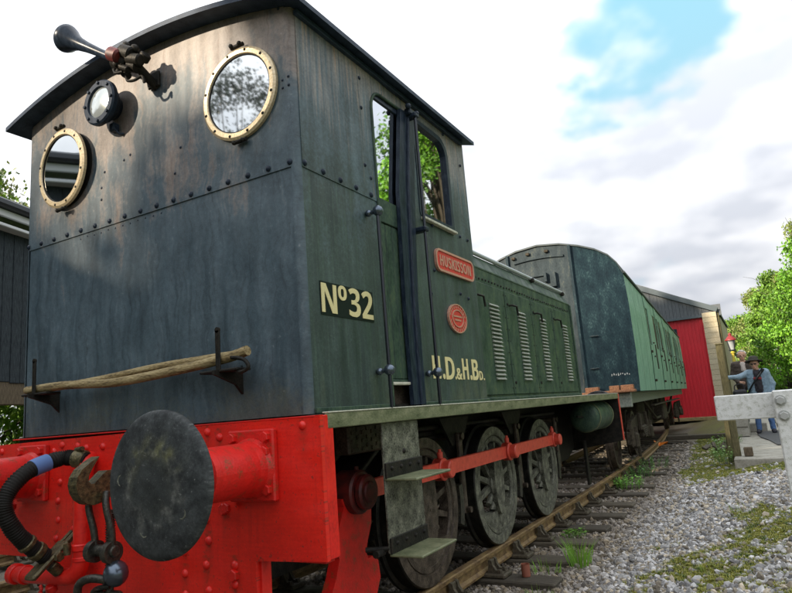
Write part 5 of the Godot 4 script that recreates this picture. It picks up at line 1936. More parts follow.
				quad(st, P.call(0, zb, 0.0), P.call(3, zb, 0.0), P.call(3, zb, out), P.call(0, zb, out))
			var pn := obj(nm, st, M.coach_green, co)
			if kind != "panel":
				st = S()
				quad(st, V(1.384, 2.25, za - 0.1), V(1.384, 2.25, zb + 0.1), V(1.384, 3.05, zb + 0.1), V(1.384, 3.05, za - 0.1))
				obj("pane", st, M.coach_glass, pn)
			if kind == "door":
				st = S()
				box(st, V(1.425, 2.02, zb + 0.07), V(0.03, 0.03, 0.10), 0.006)
				box(st, V(1.425, 2.32, zb - 0.05), V(0.04, 0.03, 0.03), 0.006)
				box(st, V(1.425, 1.50, za), V(0.04, 0.05, 0.07), 0.006)
				box(st, V(1.425, 2.10, za), V(0.04, 0.05, 0.07), 0.006)
				cyl(st, V(1.45, 1.75, zb - 0.06), V(1.45, 2.28, zb - 0.06), 0.012, -1, 6)
				obj("door_furniture", st, M.coach_dark, pn)
			z -= ww
		# cantrail gutter
		st = S()
		box(st, V(s * 1.392, 3.34, z0 - len / 2), V(0.03, 0.04, len), 0.006)
		obj("gutter", st, M.coach_roof, co)
	# roof
	st = S()
	st.set_smooth_group(1)
	var rp := []
	for i in range(3, half.size()):
		rp.append([half[i][0], half[i][1] + 0.012])
	for i in range(half.size() - 2, 2, -1):
		rp.append([-half[i][0], half[i][1] + 0.012])
	for i in rp.size() - 1:
		var za := func(x: float) -> float: return 0.03 - 0.20 * clampf((absf(x) - 0.56) / 0.83, 0, 1)
		var a := V(rp[i][0], rp[i][1], za.call(rp[i][0]))
		var b := V(rp[i + 1][0], rp[i + 1][1], za.call(rp[i + 1][0]))
		var d := V(0, 0, -len - 0.3)
		quad(st, b, a, a + d, b + d)
		var th := V(0, -0.028, 0)
		quad(st, a + th, a, b, b + th)
	obj("roof", st, M.coach_roof, co)
	# far end, underframe
	st = S()
	box(st, V(0, 2.5, -len - 0.15), V(2.7, 2.4, 0.05))
	obj("far_end", st, M.coach_navy, co)
	for s in [1.0, -1.0]:
		st = S()
		box(st, V(s * 1.16, 1.20, -0.25 - len / 2), V(0.05, 0.20, len - 0.2), 0.008)
		obj("sole_bar", st, M.sole_pale, co)
		st = S()
		box(st, V(s * 1.20, 0.98, -0.4 - len / 2), V(0.10, 0.03, len - 7.0), 0.006)
		obj("foot_board", st, M.coach_dark, co)
	st = S()
	box(st, V(0, 1.17, -0.02), V(2.5, 0.24, 0.14), 0.01)
	obj("headstock", st, M.sole_pale, co)
	st = S()
	box(st, V(0.62, 1.315, 0.07), V(1.45, 0.045, 0.20), 0.008)
	var pk := obj("end_step", st, M.coach_rust, co)
	st = S()
	for k in [[0.22, .30], [0.66, .22], [1.02, .16], [1.22, .20]]:
		box(st, V(k[0], 1.375, 0.06), V(k[1], 0.08, 0.14), 0.008)
	obj("step_block", st, M.coach_rust, pk)
	for x in [0.86, -0.86]:
		var b := part("coach_buffer", co, V(x, 1.05, 0.04))
		st = S()
		var X := Transform3D(Basis(V(1, 0, 0), V(0, 0, 1), V(0, -1, 0)), Vector3.ZERO)
		lathe(st, [Vector2(0.13, 0.0), Vector2(0.10, 0.05), Vector2(0.09, 0.35), Vector2(0.06, 0.36), Vector2(0.06, 0.50), Vector2(0.22, 0.53), Vector2(0.22, 0.56), Vector2(0.0, 0.575)], X, 24)
		obj("buffer_body", st, M.coach_dark, b)
	st = S()
	box(st, V(0, 0.80, -8.2), V(1.7, 0.75, 8.0), 0.03)
	box(st, V(0.9, 0.75, -7.8), V(0.5, 0.45, 1.2), 0.03)
	for k in 4:
		box(st, V(0.95, 0.85, -5.0 - k * 1.3), V(0.06, 0.5, 0.08), 0.01)
	tube(st, [V(1.05, 1.1, -3.6), V(1.05, 0.62, -6.0), V(1.05, 0.62, -10.0), V(1.05, 1.1, -12.5)], 0.035, 6)
	obj("underframe", st, M.coach_dark, co)
	for zc in [-1.95, -13.8]:
		var bg := part("bogie", co, V(0, 0, zc))
		for s in [1.0, -1.0]:
			st = S()
			extrude(st, pg([[-1.62, 0.42], [-1.62, 0.62], [-1.25, 0.80], [-0.55, 0.86], [0.55, 0.86], [1.25, 0.80], [1.62, 0.62], [1.62, 0.42], [1.45, 0.36], [1.10, 0.36], [1.0, 0.60], [0.5, 0.66], [-0.5, 0.66], [-1.0, 0.60], [-1.10, 0.36], [-1.45, 0.36]]), 0.06, side_xf(s * 1.08 + 0.03))
			for z in [-1.28, 1.28]:
				box(st, V(s * 1.12, 0.47, z), V(0.16, 0.26, 0.26), 0.03)
				for k in [-0.28, 0.28]:
					cyl(st, V(s * 1.12, 0.40, z + k), V(s * 1.12, 0.68, z + k), 0.05, -1, 10)
			box(st, V(s * 1.12, 0.56, 0), V(0.14, 0.20, 0.7), 0.02)
			for k in 5:
				box(st, V(s * 1.16, 0.46 + 0.035 * k, 0), V(0.09, 0.028, 0.35 + 0.14 * k), 0.004)
			for k in [-0.55, 0.55]:
				box(st, V(s * 1.16, 0.75, k), V(0.06, 0.3, 0.07), 0.01)
			box(st, V(s * 1.14, 0.30, 0.9), V(0.05, 0.28, 0.05), 0.01)
			obj("bogie_frame", st, M.coach_dark, bg)
			for z in [-1.28, 1.28]:
				st = S()
				var A := Transform3D(Basis(V(0, 0, 1), V(1, 0, 0), V(0, 1, 0)), V(s * 0.83, 0.457, z))
				if s < 0:
					A.basis = Basis(V(0, 0, -1), V(-1, 0, 0), V(0, 1, 0))
				lathe(st, [Vector2(0.0, -0.13), Vector2(0.485, -0.13), Vector2(0.485, -0.105), Vector2(0.457, -0.095), Vector2(0.453, 0.0), Vector2(0.39, 0.0), Vector2(0.37, -0.05), Vector2(0.15, -0.03), Vector2(0.13, 0.02), Vector2(0.0, 0.02)], A, 40)
				obj("coach_wheel", st, M.wheel_brown, bg)

# ---------------------------------------------------------------- sheds
func build_engine_shed() -> void:
	var sh := thing("engine_shed", "far shed with red ribbed door, slate grey gable and cream block pier", "shed", V(-1.45, -0.05, -28.0))
	var hw := 3.42
	var ey := 4.68
	var ap := 6.30
	# gable of upright ribs over the door
	var st := S()
	var x := -hw
	var k := 0
	while x < hw - 0.01:
		var w := 0.145
		var t := ap - 0.04 - absf(x + w / 2) * (ap - ey) / hw
		box(st, V(x + w / 2, (4.36 + t) / 2, 0.0 + (0.012 if k % 2 == 0 else 0.0)), V(w - 0.006, t - 4.36, 0.05))
		x += w
		k += 1
	stuff(obj("gable_ribs", st, M.shed_slate, sh))
	st = S()
	box(st, V(0, 4.40, 0.05), V(2 * hw - 0.2, 0.10, 0.09), 0.01)
	obj("lintel", st, M.shed_trim, sh)
	# sliding door of ribbed sheet
	st = S()
	var n := 78
	for i in n:
		var xa := lerpf(-2.80, 2.80, float(i) / n)
		var xb := lerpf(-2.80, 2.80, float(i + 1) / n)
		var za := -0.10 + (0.022 if i % 2 == 0 else 0.0)
		quad(st, V(xa, 0.10, za), V(xb - 0.012, 0.10, za), V(xb - 0.012, 4.38, za), V(xa, 4.38, za))
		var zb := -0.10 + (0.022 if (i + 1) % 2 == 0 else 0.0)
		quad(st, V(xb - 0.012, 0.10, za), V(xb, 0.10, zb), V(xb, 4.38, zb), V(xb - 0.012, 4.38, za))
	obj("ribbed_door", st, M.shed_red, sh)
	st = S()
	box(st, V(0.3, 0.03, 0.05), V(6.0, 0.14, 0.28), 0.01)
	obj("door_track", st, M.old_wood, sh)
	# block piers, each block its own piece
	for s in [1.0, -1.0]:
		var pier := part("block_pier", sh, V(s * 3.08, 0, -0.05))
		st = S()
		box(st, V(0, 2.27, 0), V(0.54, 4.5, 0.34))
		obj("mortar_core", st, M.mortar, pier)
		if s < 0:
			continue
		var bm := S()
		box(bm, V(0, 0, 0), V(0.56, 0.215, 0.37), 0.008)
		var b1 := build(bm)
		for r in 20:
			var o := obj("block", b1, M["cream_block%d" % ((r * 7 + r / 3) % 4)], pier)
			o.position = V(0.003 * (r % 3), 0.13 + 0.226 * r, 0.002 * (r % 2))
	# side wall and down pipe
	st = S()
	box(st, V(3.28, 2.25, -5.1), V(0.22, 4.6, 9.7))
	obj("side_wall", st, M.cream_block1, sh)
	st = S()
	box(st, V(-3.28, 2.25, -5.1), V(0.22, 4.6, 9.7))
	box(st, V(0, 3, -9.9), V(6.5, 6, 0.1))
	obj("back_wall", st, M.shed_slate, sh)
	st = S()
	cyl(st, V(3.42, 0.1, 0.0), V(3.42, 4.5, 0.0), 0.05, -1, 10)
	obj("down_pipe", st, M.post_timber, sh)
	# roof and barge boards
	st = S()
	for s in [1.0, -1.0]:
		var e := V(s * (hw + 0.03), ey - 0.09, 0.12)
		var a := V(0, ap, 0.12)
		var d := V(0, 0, -10.6)
		var u := V(0, 0.10, 0)
		if s > 0:
			quad(st, e + u, e + u + d, a + u + d, a + u)
			quad(st, e, a, a + d, e + d)
			quad(st, e, e + u, a + u, a)
			quad(st, e, e + d, e + d + u, e + u)
		else:
			quad(st, a + u, a + u + d, e + u + d, e + u)
			quad(st, a, e, e + d, a + d)
			quad(st, a, a + u, e + u, e)
	obj("roof", st, M.sheet_roof, sh)
	for s in [1.0, -1.0]:
		st = S()
		var l := sqrt(hw * hw + (ap - ey) * (ap - ey)) + 0.02
		var an := atan2(ap - ey, hw)
		box(st, V(s * hw / 2, (ap + ey) / 2 - 0.07, 0.145), V(l, 0.22, 0.04), 0.006, Basis(V(0, 0, 1), -s * an))
		obj("barge_board", st, M.shed_trim, sh)

func build_left_shed() -> void:
	# dark boarded goods shed left of the line, open below its boards
	var ang := 0.33
	var sh := thing("goods_shed", "dark boarded shed with pale eaves fascia behind the cab's left edge", "shed", V(-6.2, -0.2, -2.55), ang)
	# local: wall runs along z, faces +x
	var z := -14.0
	var k := 0
	rng.seed = 61
	var bm := []
	for i in 3:
		var st := S()
		box(st, V(0, 0, 0), V(0.03, 2.22, 0.178), 0.006)
		bm.append(build(st))
	while z < 9.0:
		var o := obj("board", bm[k % 3], M.dark_board, sh)
		o.position = V(rng.randf_range(-.008, .008), 3.415 + rng.randf_range(-.012, .012), z)
		o.rotation.y = rng.randf_range(-.02, .02)
		z += 0.186
		k += 1
	var st := S()
	box(st, V(-0.03, 3.42, -2.5), V(0.02, 2.15, 23.0))
	obj("board_backing", st, M.dark_board, sh)
	st = S()
	box(st, V(-0.08, 2.16, -2.5), V(0.16, 0.34, 23.0), 0.01)
	obj("wall_beam", st, M.brown_timber, sh)
	st = S()
	box(st, V(0.10, 4.54, -2.5), V(0.20, 0.05, 23.4), 0.01)
	box(st, V(0.16, 4.72, -2.5), V(0.05, 0.10, 23.4), 0.006)
	obj("fascia", st, M.pale_fascia, sh)
	st = S()
	box(st, V(0.22, 4.84, -2.5), V(0.16, 0.12, 23.4), 0.03)
	obj("gutter", st, M.gutter_dark, sh)
	# roof of ribbed sheet rising away from us
	st = S()
	for i in 92:
		var za := -14.2 + 0.2545 * i
		var zb := za + 0.2545
		var h0 := 0.035 if i % 2 == 0 else 0.0
		var h1 := 0.035 if i % 2 == 1 else 0.0
		var e := func(zz: float, h: float) -> Vector3: return V(0.20, 4.91 + h, zz)
		var r := func(zz: float, h: float) -> Vector3: return V(-3.6, 5.75 + h, zz)
		quad(st, e.call(zb, h1), e.call(za, h0), r.call(za, h0), r.call(zb, h1))
		quad(st, V(-3.6, 5.75 + h1, zb), V(-3.6, 5.75 + h0, za), V(-7.4, 4.91, za), V(-7.4, 4.91, zb))
	obj("roof", st, M.sheet_roof, sh)
	for zz in [-13.0, -9.6, -6.2, -2.8, 0.55, 4.0, 7.4]:
		st = S()
		box(st, V(-0.10, 1.1, zz), V(0.2, 2.2, 0.2), 0.01)
		obj("wall_post", st, M.brown_timber, sh)
		st = S()
		box(st, V(-7.2, 2.45, zz), V(0.2, 4.9, 0.2), 0.01)
		obj("back_post", st, M.brown_timber, sh)
	st = S()
	for zz in [1.05]:
		box(st, V(-0.02, 1.1, zz), V(0.06, 2.0, 0.10), 0.01)
	obj("white_stop", st, M.white_paint, sh)
	st = S()
	box(st, V(-2.0, 1.25, 1.8), V(2.5, 0.4, 3.0), 0.02)
	obj("loading_deck", st, M.dark_board, sh)

# ---------------------------------------------------------------- path, posts, barrier, lamp
func build_platform() -> void:
	var p := Node3D.new()
	p.name = numbered("platform_path")
	add_child(p)
	p.set_meta("kind", "structure")
	rng.seed = 91
	# concrete bays, each a slab of its own
	var z := -9.15
	for k in 12:
		var l := 1.6 if k == 0 else 2.1
		for c in 2:
			var xa := (2.54 if c == 0 else 3.42) - 0.03 * (-9.0 - z) * (0.35)
			var xb := (3.405 if c == 0 else 5.0) - 0.03 * (-9.0 - z) * (0.35)
			var st := S()
			box(st, V((xa + xb) / 2, 0.02, z - l / 2), V(xb - xa - 0.015, 0.20, l - 0.015), 0.012)
			var o := obj("slab", st, M.concrete if not (c == 1 and k >= 1 and k < 5) else M.asphalt, p)
			o.position.y = rng.randf_range(-.012, .0)
		z -= l
	# a tarred patch on the path
	var st := S()
	var poly := []
	for q in [[3.0, -15.4], [3.55, -15.6], [3.6, -13.0], [3.55, -11.3], [3.2, -11.45], [3.08, -12.6], [2.92, -13.6], [2.86, -14.6]]:
		poly.append([q[0], -q[1]])
	extrude(st, pg(poly), 0.010, Transform3D(Basis(V(1, 0, 0), V(0, 0, -1), V(0, 1, 0)), V(0, 0.1235, 0)))
	obj("tar_patch", st, M.asphalt, p)

func build_posts() -> void:
	for a in [[2.590, -9.65, 2.02, 0.055, 0.0, "tall weathered timber post standing at the near corner of the concrete path"], [2.46, -10.35, 0.95, 0.06, -0.05, "short leaning timber stake behind the tall path post"]]:
		var t := thing("timber_post", a[5], "post", V(a[0], -0.05, a[1]), 0.0, "timber posts by the path")
		t.rotation.z = a[4]
		var st := S()
		var r: float = a[3]
		box(st, V(0, a[2] / 2, 0), V(r * 2, a[2], r * 2), 0.015)
		obj("shaft", st, M.post_timber, t)
		st = S()
		box(st, V(0, a[2] + 0.012, 0), V(r * 2.3, 0.03, r * 2.3), 0.01)
		obj("cap", st, M.post_timber, t)
	var t := thing("timber_block", "small dark timber block at the foot of the tall path post", "block", V(2.76, 0.12, -9.55))
	var st := S()
	box(st, V(0, 0.07, 0), V(0.13, 0.14, 0.14), 0.01)
	obj("block_body", st, M.brown_timber, t)
	# white barrier by the camera: bolted board and post
	var b := thing("white_barrier", "white painted timber barrier post with short bolted cross board near the camera", "barrier", V(3.225, -0.10, -2.5))
	st = S()
	box(st, V(0.005, 0.655, 0), V(0.145, 1.315, 0.10), 0.008)
	obj("post", st, M.white_paint, b)
	st = S()
	box(st, V(-0.095, 1.215, -0.075), V(0.66, 0.172, 0.045), 0.006)
	obj("cross_board", st, M.white_paint, b)
	st = S()
	hexbolt(st, V(-0.028, 1.245, 0.05), V(0, 0, 1), 0.028, 0.022)
	hexbolt(st, V(-0.022, 1.145, 0.05), V(0, 0, 1), 0.028, 0.022)
	cyl(st, V(-0.028, 1.245, 0.05), V(-0.028, 1.245, 0.055), 0.036, -1, 14)
	cyl(st, V(-0.022, 1.145, 0.05), V(-0.022, 1.145, 0.055), 0.036, -1, 14)
	stuff(obj("bolt_heads", st, M.bolt_pale, b))
	# platform lamp
	var l := thing("platform_lamp", "old lantern lamp with red cap on a yellow post by the path", "lamp", V(2.50, 0.05, -20.0))
	st = S()
	lathe(st, [Vector2(0.10, 0.0), Vector2(0.10, 0.25), Vector2(0.06, 0.32), Vector2(0.05, 1.2), Vector2(0.04, 2.2), Vector2(0.07, 2.24), Vector2(0.03, 2.28)], Transform3D.IDENTITY, 14)
	obj("lamp_post", st, M.lamp_yellow, l)
	st = S()
	for k in 4:
		var a := TAU * (k + 0.5) / 4
		tube(st, [V(cos(a) * 0.08, 2.32, sin(a) * 0.08), V(cos(a) * 0.15, 2.62, sin(a) * 0.15)], 0.014, 5)
	lathe(st, [Vector2(0.09, 2.30), Vector2(0.10, 2.33), Vector2(0.05, 2.33)], Transform3D.IDENTITY, 4)
	obj("lantern_frame", st, M.gutter_dark, l)
	st = S()
	lathe(st, [Vector2(0.07, 2.33), Vector2(0.138, 2.62)], Transform3D(Basis(V(0, 1, 0), PI / 4), Vector3.ZERO), 4)
	obj("lantern_glass", st, M.lamp_glass, l)
	st = S()
	lathe(st, [Vector2(0.17, 2.62), Vector2(0.165, 2.65), Vector2(0.09, 2.74), Vector2(0.05, 2.77), Vector2(0.05, 2.82), Vector2(0.0, 2.88)], Transform3D.IDENTITY, 12)
	obj("lantern_cap", st, M.lamp_red, l)

func build_small_things() -> void:
	# poles lying on the cab rests
	var p := thing("shunting_pole", "long worn wooden shunting pole with curled iron hook on the cab rests", "pole", V(-0.90, 1.565, 0.125))
	var st := S()
	tube(st, spline([V(-0.04, 0.012, 0), V(0.35, 0.012, 0.0), V(0.80, -0.012, 0.0), V(1.20, 0.0, 0.0), V(1.66, 0.03, 0.0), V(1.83, 0.055, 0.0)], 6), 0.026, 10)
	obj("shaft", st, M.old_wood, p)
	st = S()
	tube(st, spline([V(1.74, 0.03, 0.02), V(1.83, 0.01, 0.03), V(1.86, -0.03, 0.03), V(1.81, -0.05, 0.03), V(1.76, -0.03, 0.02)], 6), 0.010, 8)
	obj("iron_hook", st, M.black_iron, p)
	var q := thing("shunting_pole", "thinner straight wooden pole crossing behind the hooked shunting pole", "pole", V(-0.90, 1.565, 0.075))
	st = S()
	tube(st, spline([V(0.15, 0.005, 0.05), V(0.6, 0.022, 0.0), V(1.1, 0.045, 0.0), V(1.45, 0.05, 0.0), V(1.75, 0.05, 0.0)], 6), 0.022, 10)
	obj("shaft", st, M.old_wood, q)
	# rusty tin on the near sleeper end
	var tin := thing("rusty_tin", "small rusty tin standing on the nearest sleeper end", "tin", V(1.16, -0.165, -2.87))
	st = S()
	lathe(st, [Vector2(0.0, 0.0), Vector2(0.036, 0.0), Vector2(0.036, 0.095), Vector2(0.038, 0.098), Vector2(0.033, 0.098), Vector2(0.033, 0.02), Vector2(0.0, 0.02)], Transform3D.IDENTITY, 18)
	obj("tin_body", st, M.tin_rust, tin)
	var orr := thing("orange_wrapper", "crumpled orange scrap lying between the far sleeper ends", "litter", V(0.60, -0.17, -15.6))
	st = S()
	rng.seed = 17
	var prev := []
	for k in 10:
		var a := TAU * k / 10
		prev.append(V(cos(a) * rng.randf_range(.10, .28), rng.randf_range(0.02, .26), sin(a) * rng.randf_range(.10, .22)))
	for k in 10:
		tri(st, V(0, 0.12, 0), prev[k], prev[(k + 1) % 10])
	obj("scrap_sheet", st, M.orange_plastic, orr)
	var pile := thing("scrap_heap", "small dark heap of scrap iron in the moss by the posts", "scrap", V(2.08, -0.06, -12.3))
	for k in 7:
		st = S()
		box(st, V(rng.randf_range(-.25, .25), rng.randf_range(.02, .16), rng.randf_range(-.2, .2)), V(rng.randf_range(.12, .35), .05, .10), 0.012, Basis.from_euler(V(rng.randf(), rng.randf() * 3, rng.randf())))
		obj("scrap_piece", st, M.chair_iron, pile)
	var bk := thing("loose_timber", "loose timber baulk lying on the moss before the red door", "timber", V(1.55, -0.10, -16.9), 0.06)
	st = S()
	box(st, V(0, 0.07, 0), V(1.9, 0.12, 0.2), 0.015)
	obj("baulk", st, M.sleeper_wood1, bk)

# ---------------------------------------------------------------- plants
func leaf_mesh() -> ArrayMesh:
	var st := S()
	var a := V(0, 0, -0.5)
	var b := V(0.30, 0.06, -0.05)
	var c := V(0, 0.0, 0.5)
	var d := V(-0.30, 0.06, -0.05)
	tri(st, a, c, b)
	tri(st, a, d, c)
	return build(st)

var leafm: ArrayMesh

# tree with trunk, limbs and a crown of leaf faces gathered in clumps
func tree(called: String, label: String, at: Vector3, h: float, rad: float, leaves: int, lsize: float, cols: Array, seed_: int, mat_: String, group := "", bare := 0.0, low := 0.25, thick := 1.0) -> void:
	rng.seed = seed_
	var t := thing(called, label, "tree", at, 0.0, group)
	var st := S()
	var tr := (h * 0.018 + 0.05) * thick
	var lean := V(rng.randf_range(-.04, .04), 0, rng.randf_range(-.04, .04)) * h
	var spine := [V(0, -0.3, 0), V(0, h * 0.2, 0) + lean * 0.1, V(0, h * 0.45, 0) + lean * 0.4, V(0, h * 0.72, 0) + lean * 0.8, V(0, h * 0.95, 0) + lean]
	var sp := spline(spine, 4)
	var rr := []
	for i in sp.size():
		rr.append(lerpf(tr, tr * 0.12, float(i) / (sp.size() - 1)))
	tube(st, sp, rr, 9)
	var clumps := []
	var nc := int(clampf(leaves / 190.0, 14, 90))
	for k in nc:
		var f := float(k) / nc
		var y := lerpf(low, 0.98, pow(rng.randf(), 0.85))
		var yy := (y - low) / (1.0 - low)
		var rmax := rad * (sin(clampf(yy * 0.88 + 0.16, 0, 1) * PI) * 0.85 + 0.18)
		var a := k * 2.39996 + rng.randf_range(-.3, .3)
		var d := rmax * sqrt(rng.randf_range(0.15, 1.0))
		var c := V(cos(a) * d, y * h, sin(a) * d) + lean * y
		clumps.append([c, rad * rng.randf_range(0.20, 0.36), rng.randf_range(0.65, 1.25)])
		var y0 := clampf(y - 0.22 - 0.1 * rng.randf(), 0.12, 0.85)
		var s0 := V(0, y0 * h, 0) + lean * y0
		var m0 := s0.lerp(c, 0.5) + V(rng.randf_range(-.1, .1), -0.03, rng.randf_range(-.1, .1)) * rad
		tube(st, spline([s0, m0, c], 4), [tr * .28, tr * .25, tr * .22, tr * .19, tr * .16, tr * .13, tr * .10, tr * .07, tr * .04], 5)
		for e in 3:
			var tw := c + V(rng.randfn(), rng.randfn() * .6 + .4, rng.randfn()) * rad * 0.16
			tube(st, [m0.lerp(c, 0.7), c.lerp(tw, 0.6), tw], [tr * .07, tr * .05, tr * .03], 4)
	obj("trunk", st, M.bark, t)
	var xfs := []
	var cc := []
	for i in leaves:
		var q: Array = clumps[rng.randi() % clumps.size()]
		var v := V(rng.randfn(), rng.randfn() * 0.75, rng.randfn())
		v = v.normalized() * pow(rng.randf(), 0.5) * q[1]
		if rng.randf() < bare:
			continue
		var s := lsize * rng.randf_range(0.6, 1.35)
		xfs.append(Transform3D(rand_basis(s), q[0] + v))
		var c: Color = cols[rng.randi() % cols.size()]
		cc.append(c * rng.randf_range(0.75, 1.25) * q[2])
	stuff(multi("crown", leafm, M[mat_], xfs, cc, t))

func build_trees() -> void:
	leafm = leaf_mesh()
	var bright := [Color(.10, .26, .015), Color(.14, .33, .02), Color(.19, .40, .03), Color(.08, .21, .012)]
	var mid := [Color(.10, .22, .018), Color(.14, .28, .025), Color(.18, .33, .035)]
	var olive := [Color(.14, .19, .04), Color(.19, .25, .055), Color(.24, .29, .08)]
	var dark := [Color(.035, .075, .012), Color(.05, .10, .016), Color(.07, .13, .02)]
	var g := "trees beyond the path"
	tree("leafy_tree", "bright green tree at the right edge behind the two men", V(6.1, -0.1, -33.0), 8.3, 2.8, 32000, 0.16, bright, 701, "leaf_bright", g, 0.0, 0.02)
	tree("leafy_tree", "tall bright green tree just past the right edge of view", V(10.2, -0.1, -36.0), 12.0, 3.4, 16000, 0.20, bright, 702, "leaf_bright", g, 0.0, 0.04)
	tree("leafy_tree", "thin crowned tree with bare twigs above the bright green tree", V(6.2, -0.1, -42.0), 10.9, 1.6, 3000, 0.15, olive, 703, "leaf_bright", g, 0.1, 0.35)
	tree("leafy_tree", "olive green tree rising right of the platform lamp", V(4.7, -0.1, -44.0), 8.2, 2.3, 20000, 0.19, mid, 704, "leaf_bright", g, 0.0, 0.04)
	tree("leafy_tree", "pale twiggy tree between the lamp and the brighter trees", V(3.8, -0.1, -49.0), 8.0, 2.0, 12000, 0.17, olive, 705, "leaf_bright", g, 0.0, 0.04)
	tree("leafy_tree", "low tree directly behind the platform lamp", V(2.6, -0.1, -55.0), 6.8, 2.2, 12000, 0.20, mid, 706, "leaf_bright", g, 0.0, 0.02)
	tree("leafy_tree", "distant tree just right of the far shed pier", V(1.2, -0.1, -62.0), 7.0, 3.0, 6500, 0.24, olive, 707, "leaf_bright", g, 0.0, 0.02)
	# wood to the right, which the cab's side glass mirrors
	var k := 0
	for q in [[13.6, -19.5, 11.6], [17.0, -17.0, 11.2], [10.4, -23.0, 17.0], [12.5, -31.0, 18.0], [18.0, -26.0, 15.5], [22.0, -21.0, 14.0], [23.0, -33.0, 17.0], [16.5, -36.0, 15.0], [24.0, -14.0, 13.0]]:
		tree("wood_tree", "green tree in the wood right of the path outside the view", V(q[0], 0.0, q[1]), q[2], 3.7, 15000 if k != 2 else 26000, 0.24, bright if k % 2 == 0 else mid, 720 + k, "leaf_bright", "wood right of the path", 0.0, 0.06)
		k += 1
	# trees left behind the goods shed
	tree("blossom_tree", "pale blossoming tree showing above the left shed's roof", V(-25.5, -0.2, -11.5), 13.4, 4.0, 12000, 0.24, [Color(.30, .34, .12), Color(.16, .28, .03), Color(.50, .52, .36), Color(.12, .22, .02)], 741, "leaf_bright", "", 0.0, 0.25)
	tree("hedge_tree", "green growth seen under the left shed", V(-17.0, -0.2, -6.8), 5.6, 4.6, 16000, 0.24, mid, 742, "leaf_bright", "", 0.0, 0.0)
	# trees behind the camera: they shade the near ground and show in the round windows
	k = 0
	for q in [[-4.2, 12.6, 10.8, 2.6], [-6.0, 12.4, 10.9, 2.2], [-7.1, 12.6, 8.8, 2.0], [-7.9, 12.8, 8.9, 2.2], [-9.5, 12.7, 9.6, 2.0], [-4.5, 15.0, 11.6, 2.6], [-7.3, 14.4, 9.4, 2.4], [-10.8, 15.0, 10.4, 2.4], [-1.5, 14.5, 5.0, 2.6], [3.0, 18.0, 4.6, 3.0], [-12.4, 17.0, 8.8, 2.8], [-16.5, 15.5, 9.5, 3.0], [-20.5, 13.0, 9.0, 3.0], [9.0, 17.0, 5.0, 3.4], [-24.0, 9.5, 9.0, 3.0], [-28.0, 18.0, 10.0, 3.4]]:
		tree("hedgerow_tree", "dense hedgerow tree standing across the yard behind the camera", V(q[0], -0.2, q[1]), q[2], q[3], 7000, 0.27, dark, 760 + k, "leaf_dark", "hedgerow behind the camera", 0.0, 0.02)
		k += 1
	# tall trees added unseen behind the cab to shade the far shed and coach
	k = 0
	for q in [[-9.8, -12.8, 13.2], [-8.0, -13.6, 11.0], [-9.4, -16.2, 11.6], [-12.6, -11.6, 13.6], [-11.2, -15.6, 13.6]]:
		tree("added_shade_tree", "tall added tree hidden behind the cab to shade the far shed and coach", V(q[0], -0.2, q[1]), q[2], 3.2, 11000, 0.26, mid, 780 + k, "leaf_bright", "added shade trees left of the line", 0.0, 0.08)
		k += 1
	tree("young_tree", "sparse young tree in blossom behind the camera, mirrored in the right round window", V(-10.9, -0.2, 12.6), 12.9, 3.3, 5200, 0.13, [Color(.05, .07, .04), Color(.10, .12, .08), Color(.03, .04, .02)], 790, "leaf_dark", "", 0.0, 0.55, 0.35)

func weed(called: String, label: String, at: Vector3, n: int, h: float, spread: float, seed_: int, kind: String, col: Color) -> void:
	rng.seed = seed_
	var t := thing(called, label, "plant", at)
	var st := S()
	for i in n:
		var a := rng.randf() * TAU
		var r := spread * sqrt(rng.randf()) * 0.5
		var b := V(cos(a) * r, 0, sin(a) * r)
		var hh := h * rng.randf_range(0.5, 1.05)
		var out := V(cos(a), 0, sin(a)) * hh * rng.randf_range(0.1, 0.55)
		if kind == "grass":
			var sd := V(-sin(a + 1.0), 0, cos(a + 1.0)) * 0.0035
			var m := b + out * 0.35 + V(0, hh * 0.6, 0)
			var tp := b + out + V(0, hh, 0)
			quad(st, b - sd, b + sd, m + sd * 0.8, m - sd * 0.8)
			tri(st, m - sd * 0.8, m + sd * 0.8, tp)
		else:
			var tp := b + out + V(0, hh, 0)
			tube(st, [b, b + out * 0.4 + V(0, hh * .6, 0), tp], 0.003, 4)
			for k in 3:
				var c := b.lerp(tp, 0.45 + 0.27 * k)
				var aa := rng.randf() * TAU
				var d := V(cos(aa), rng.randf_range(0.0, .5), sin(aa)) * rng.randf_range(0.025, .06)
				var s2 := V(-sin(aa), 0.1, cos(aa)) * 0.020
				tri(st, c, c + d * .5 + s2, c + d)
				tri(st, c, c + d, c + d * .5 - s2)
	var m := StandardMaterial3D.new()
	m.resource_name = called + "_leaf"
	m.albedo_color = col.linear_to_srgb()
	m.roughness = 0.6
	m.backlight_enabled = true
	m.backlight = Color(.4, .5, .2)
	m.cull_mode = BaseMaterial3D.CULL_DISABLED
	obj("blades", st, m, t)

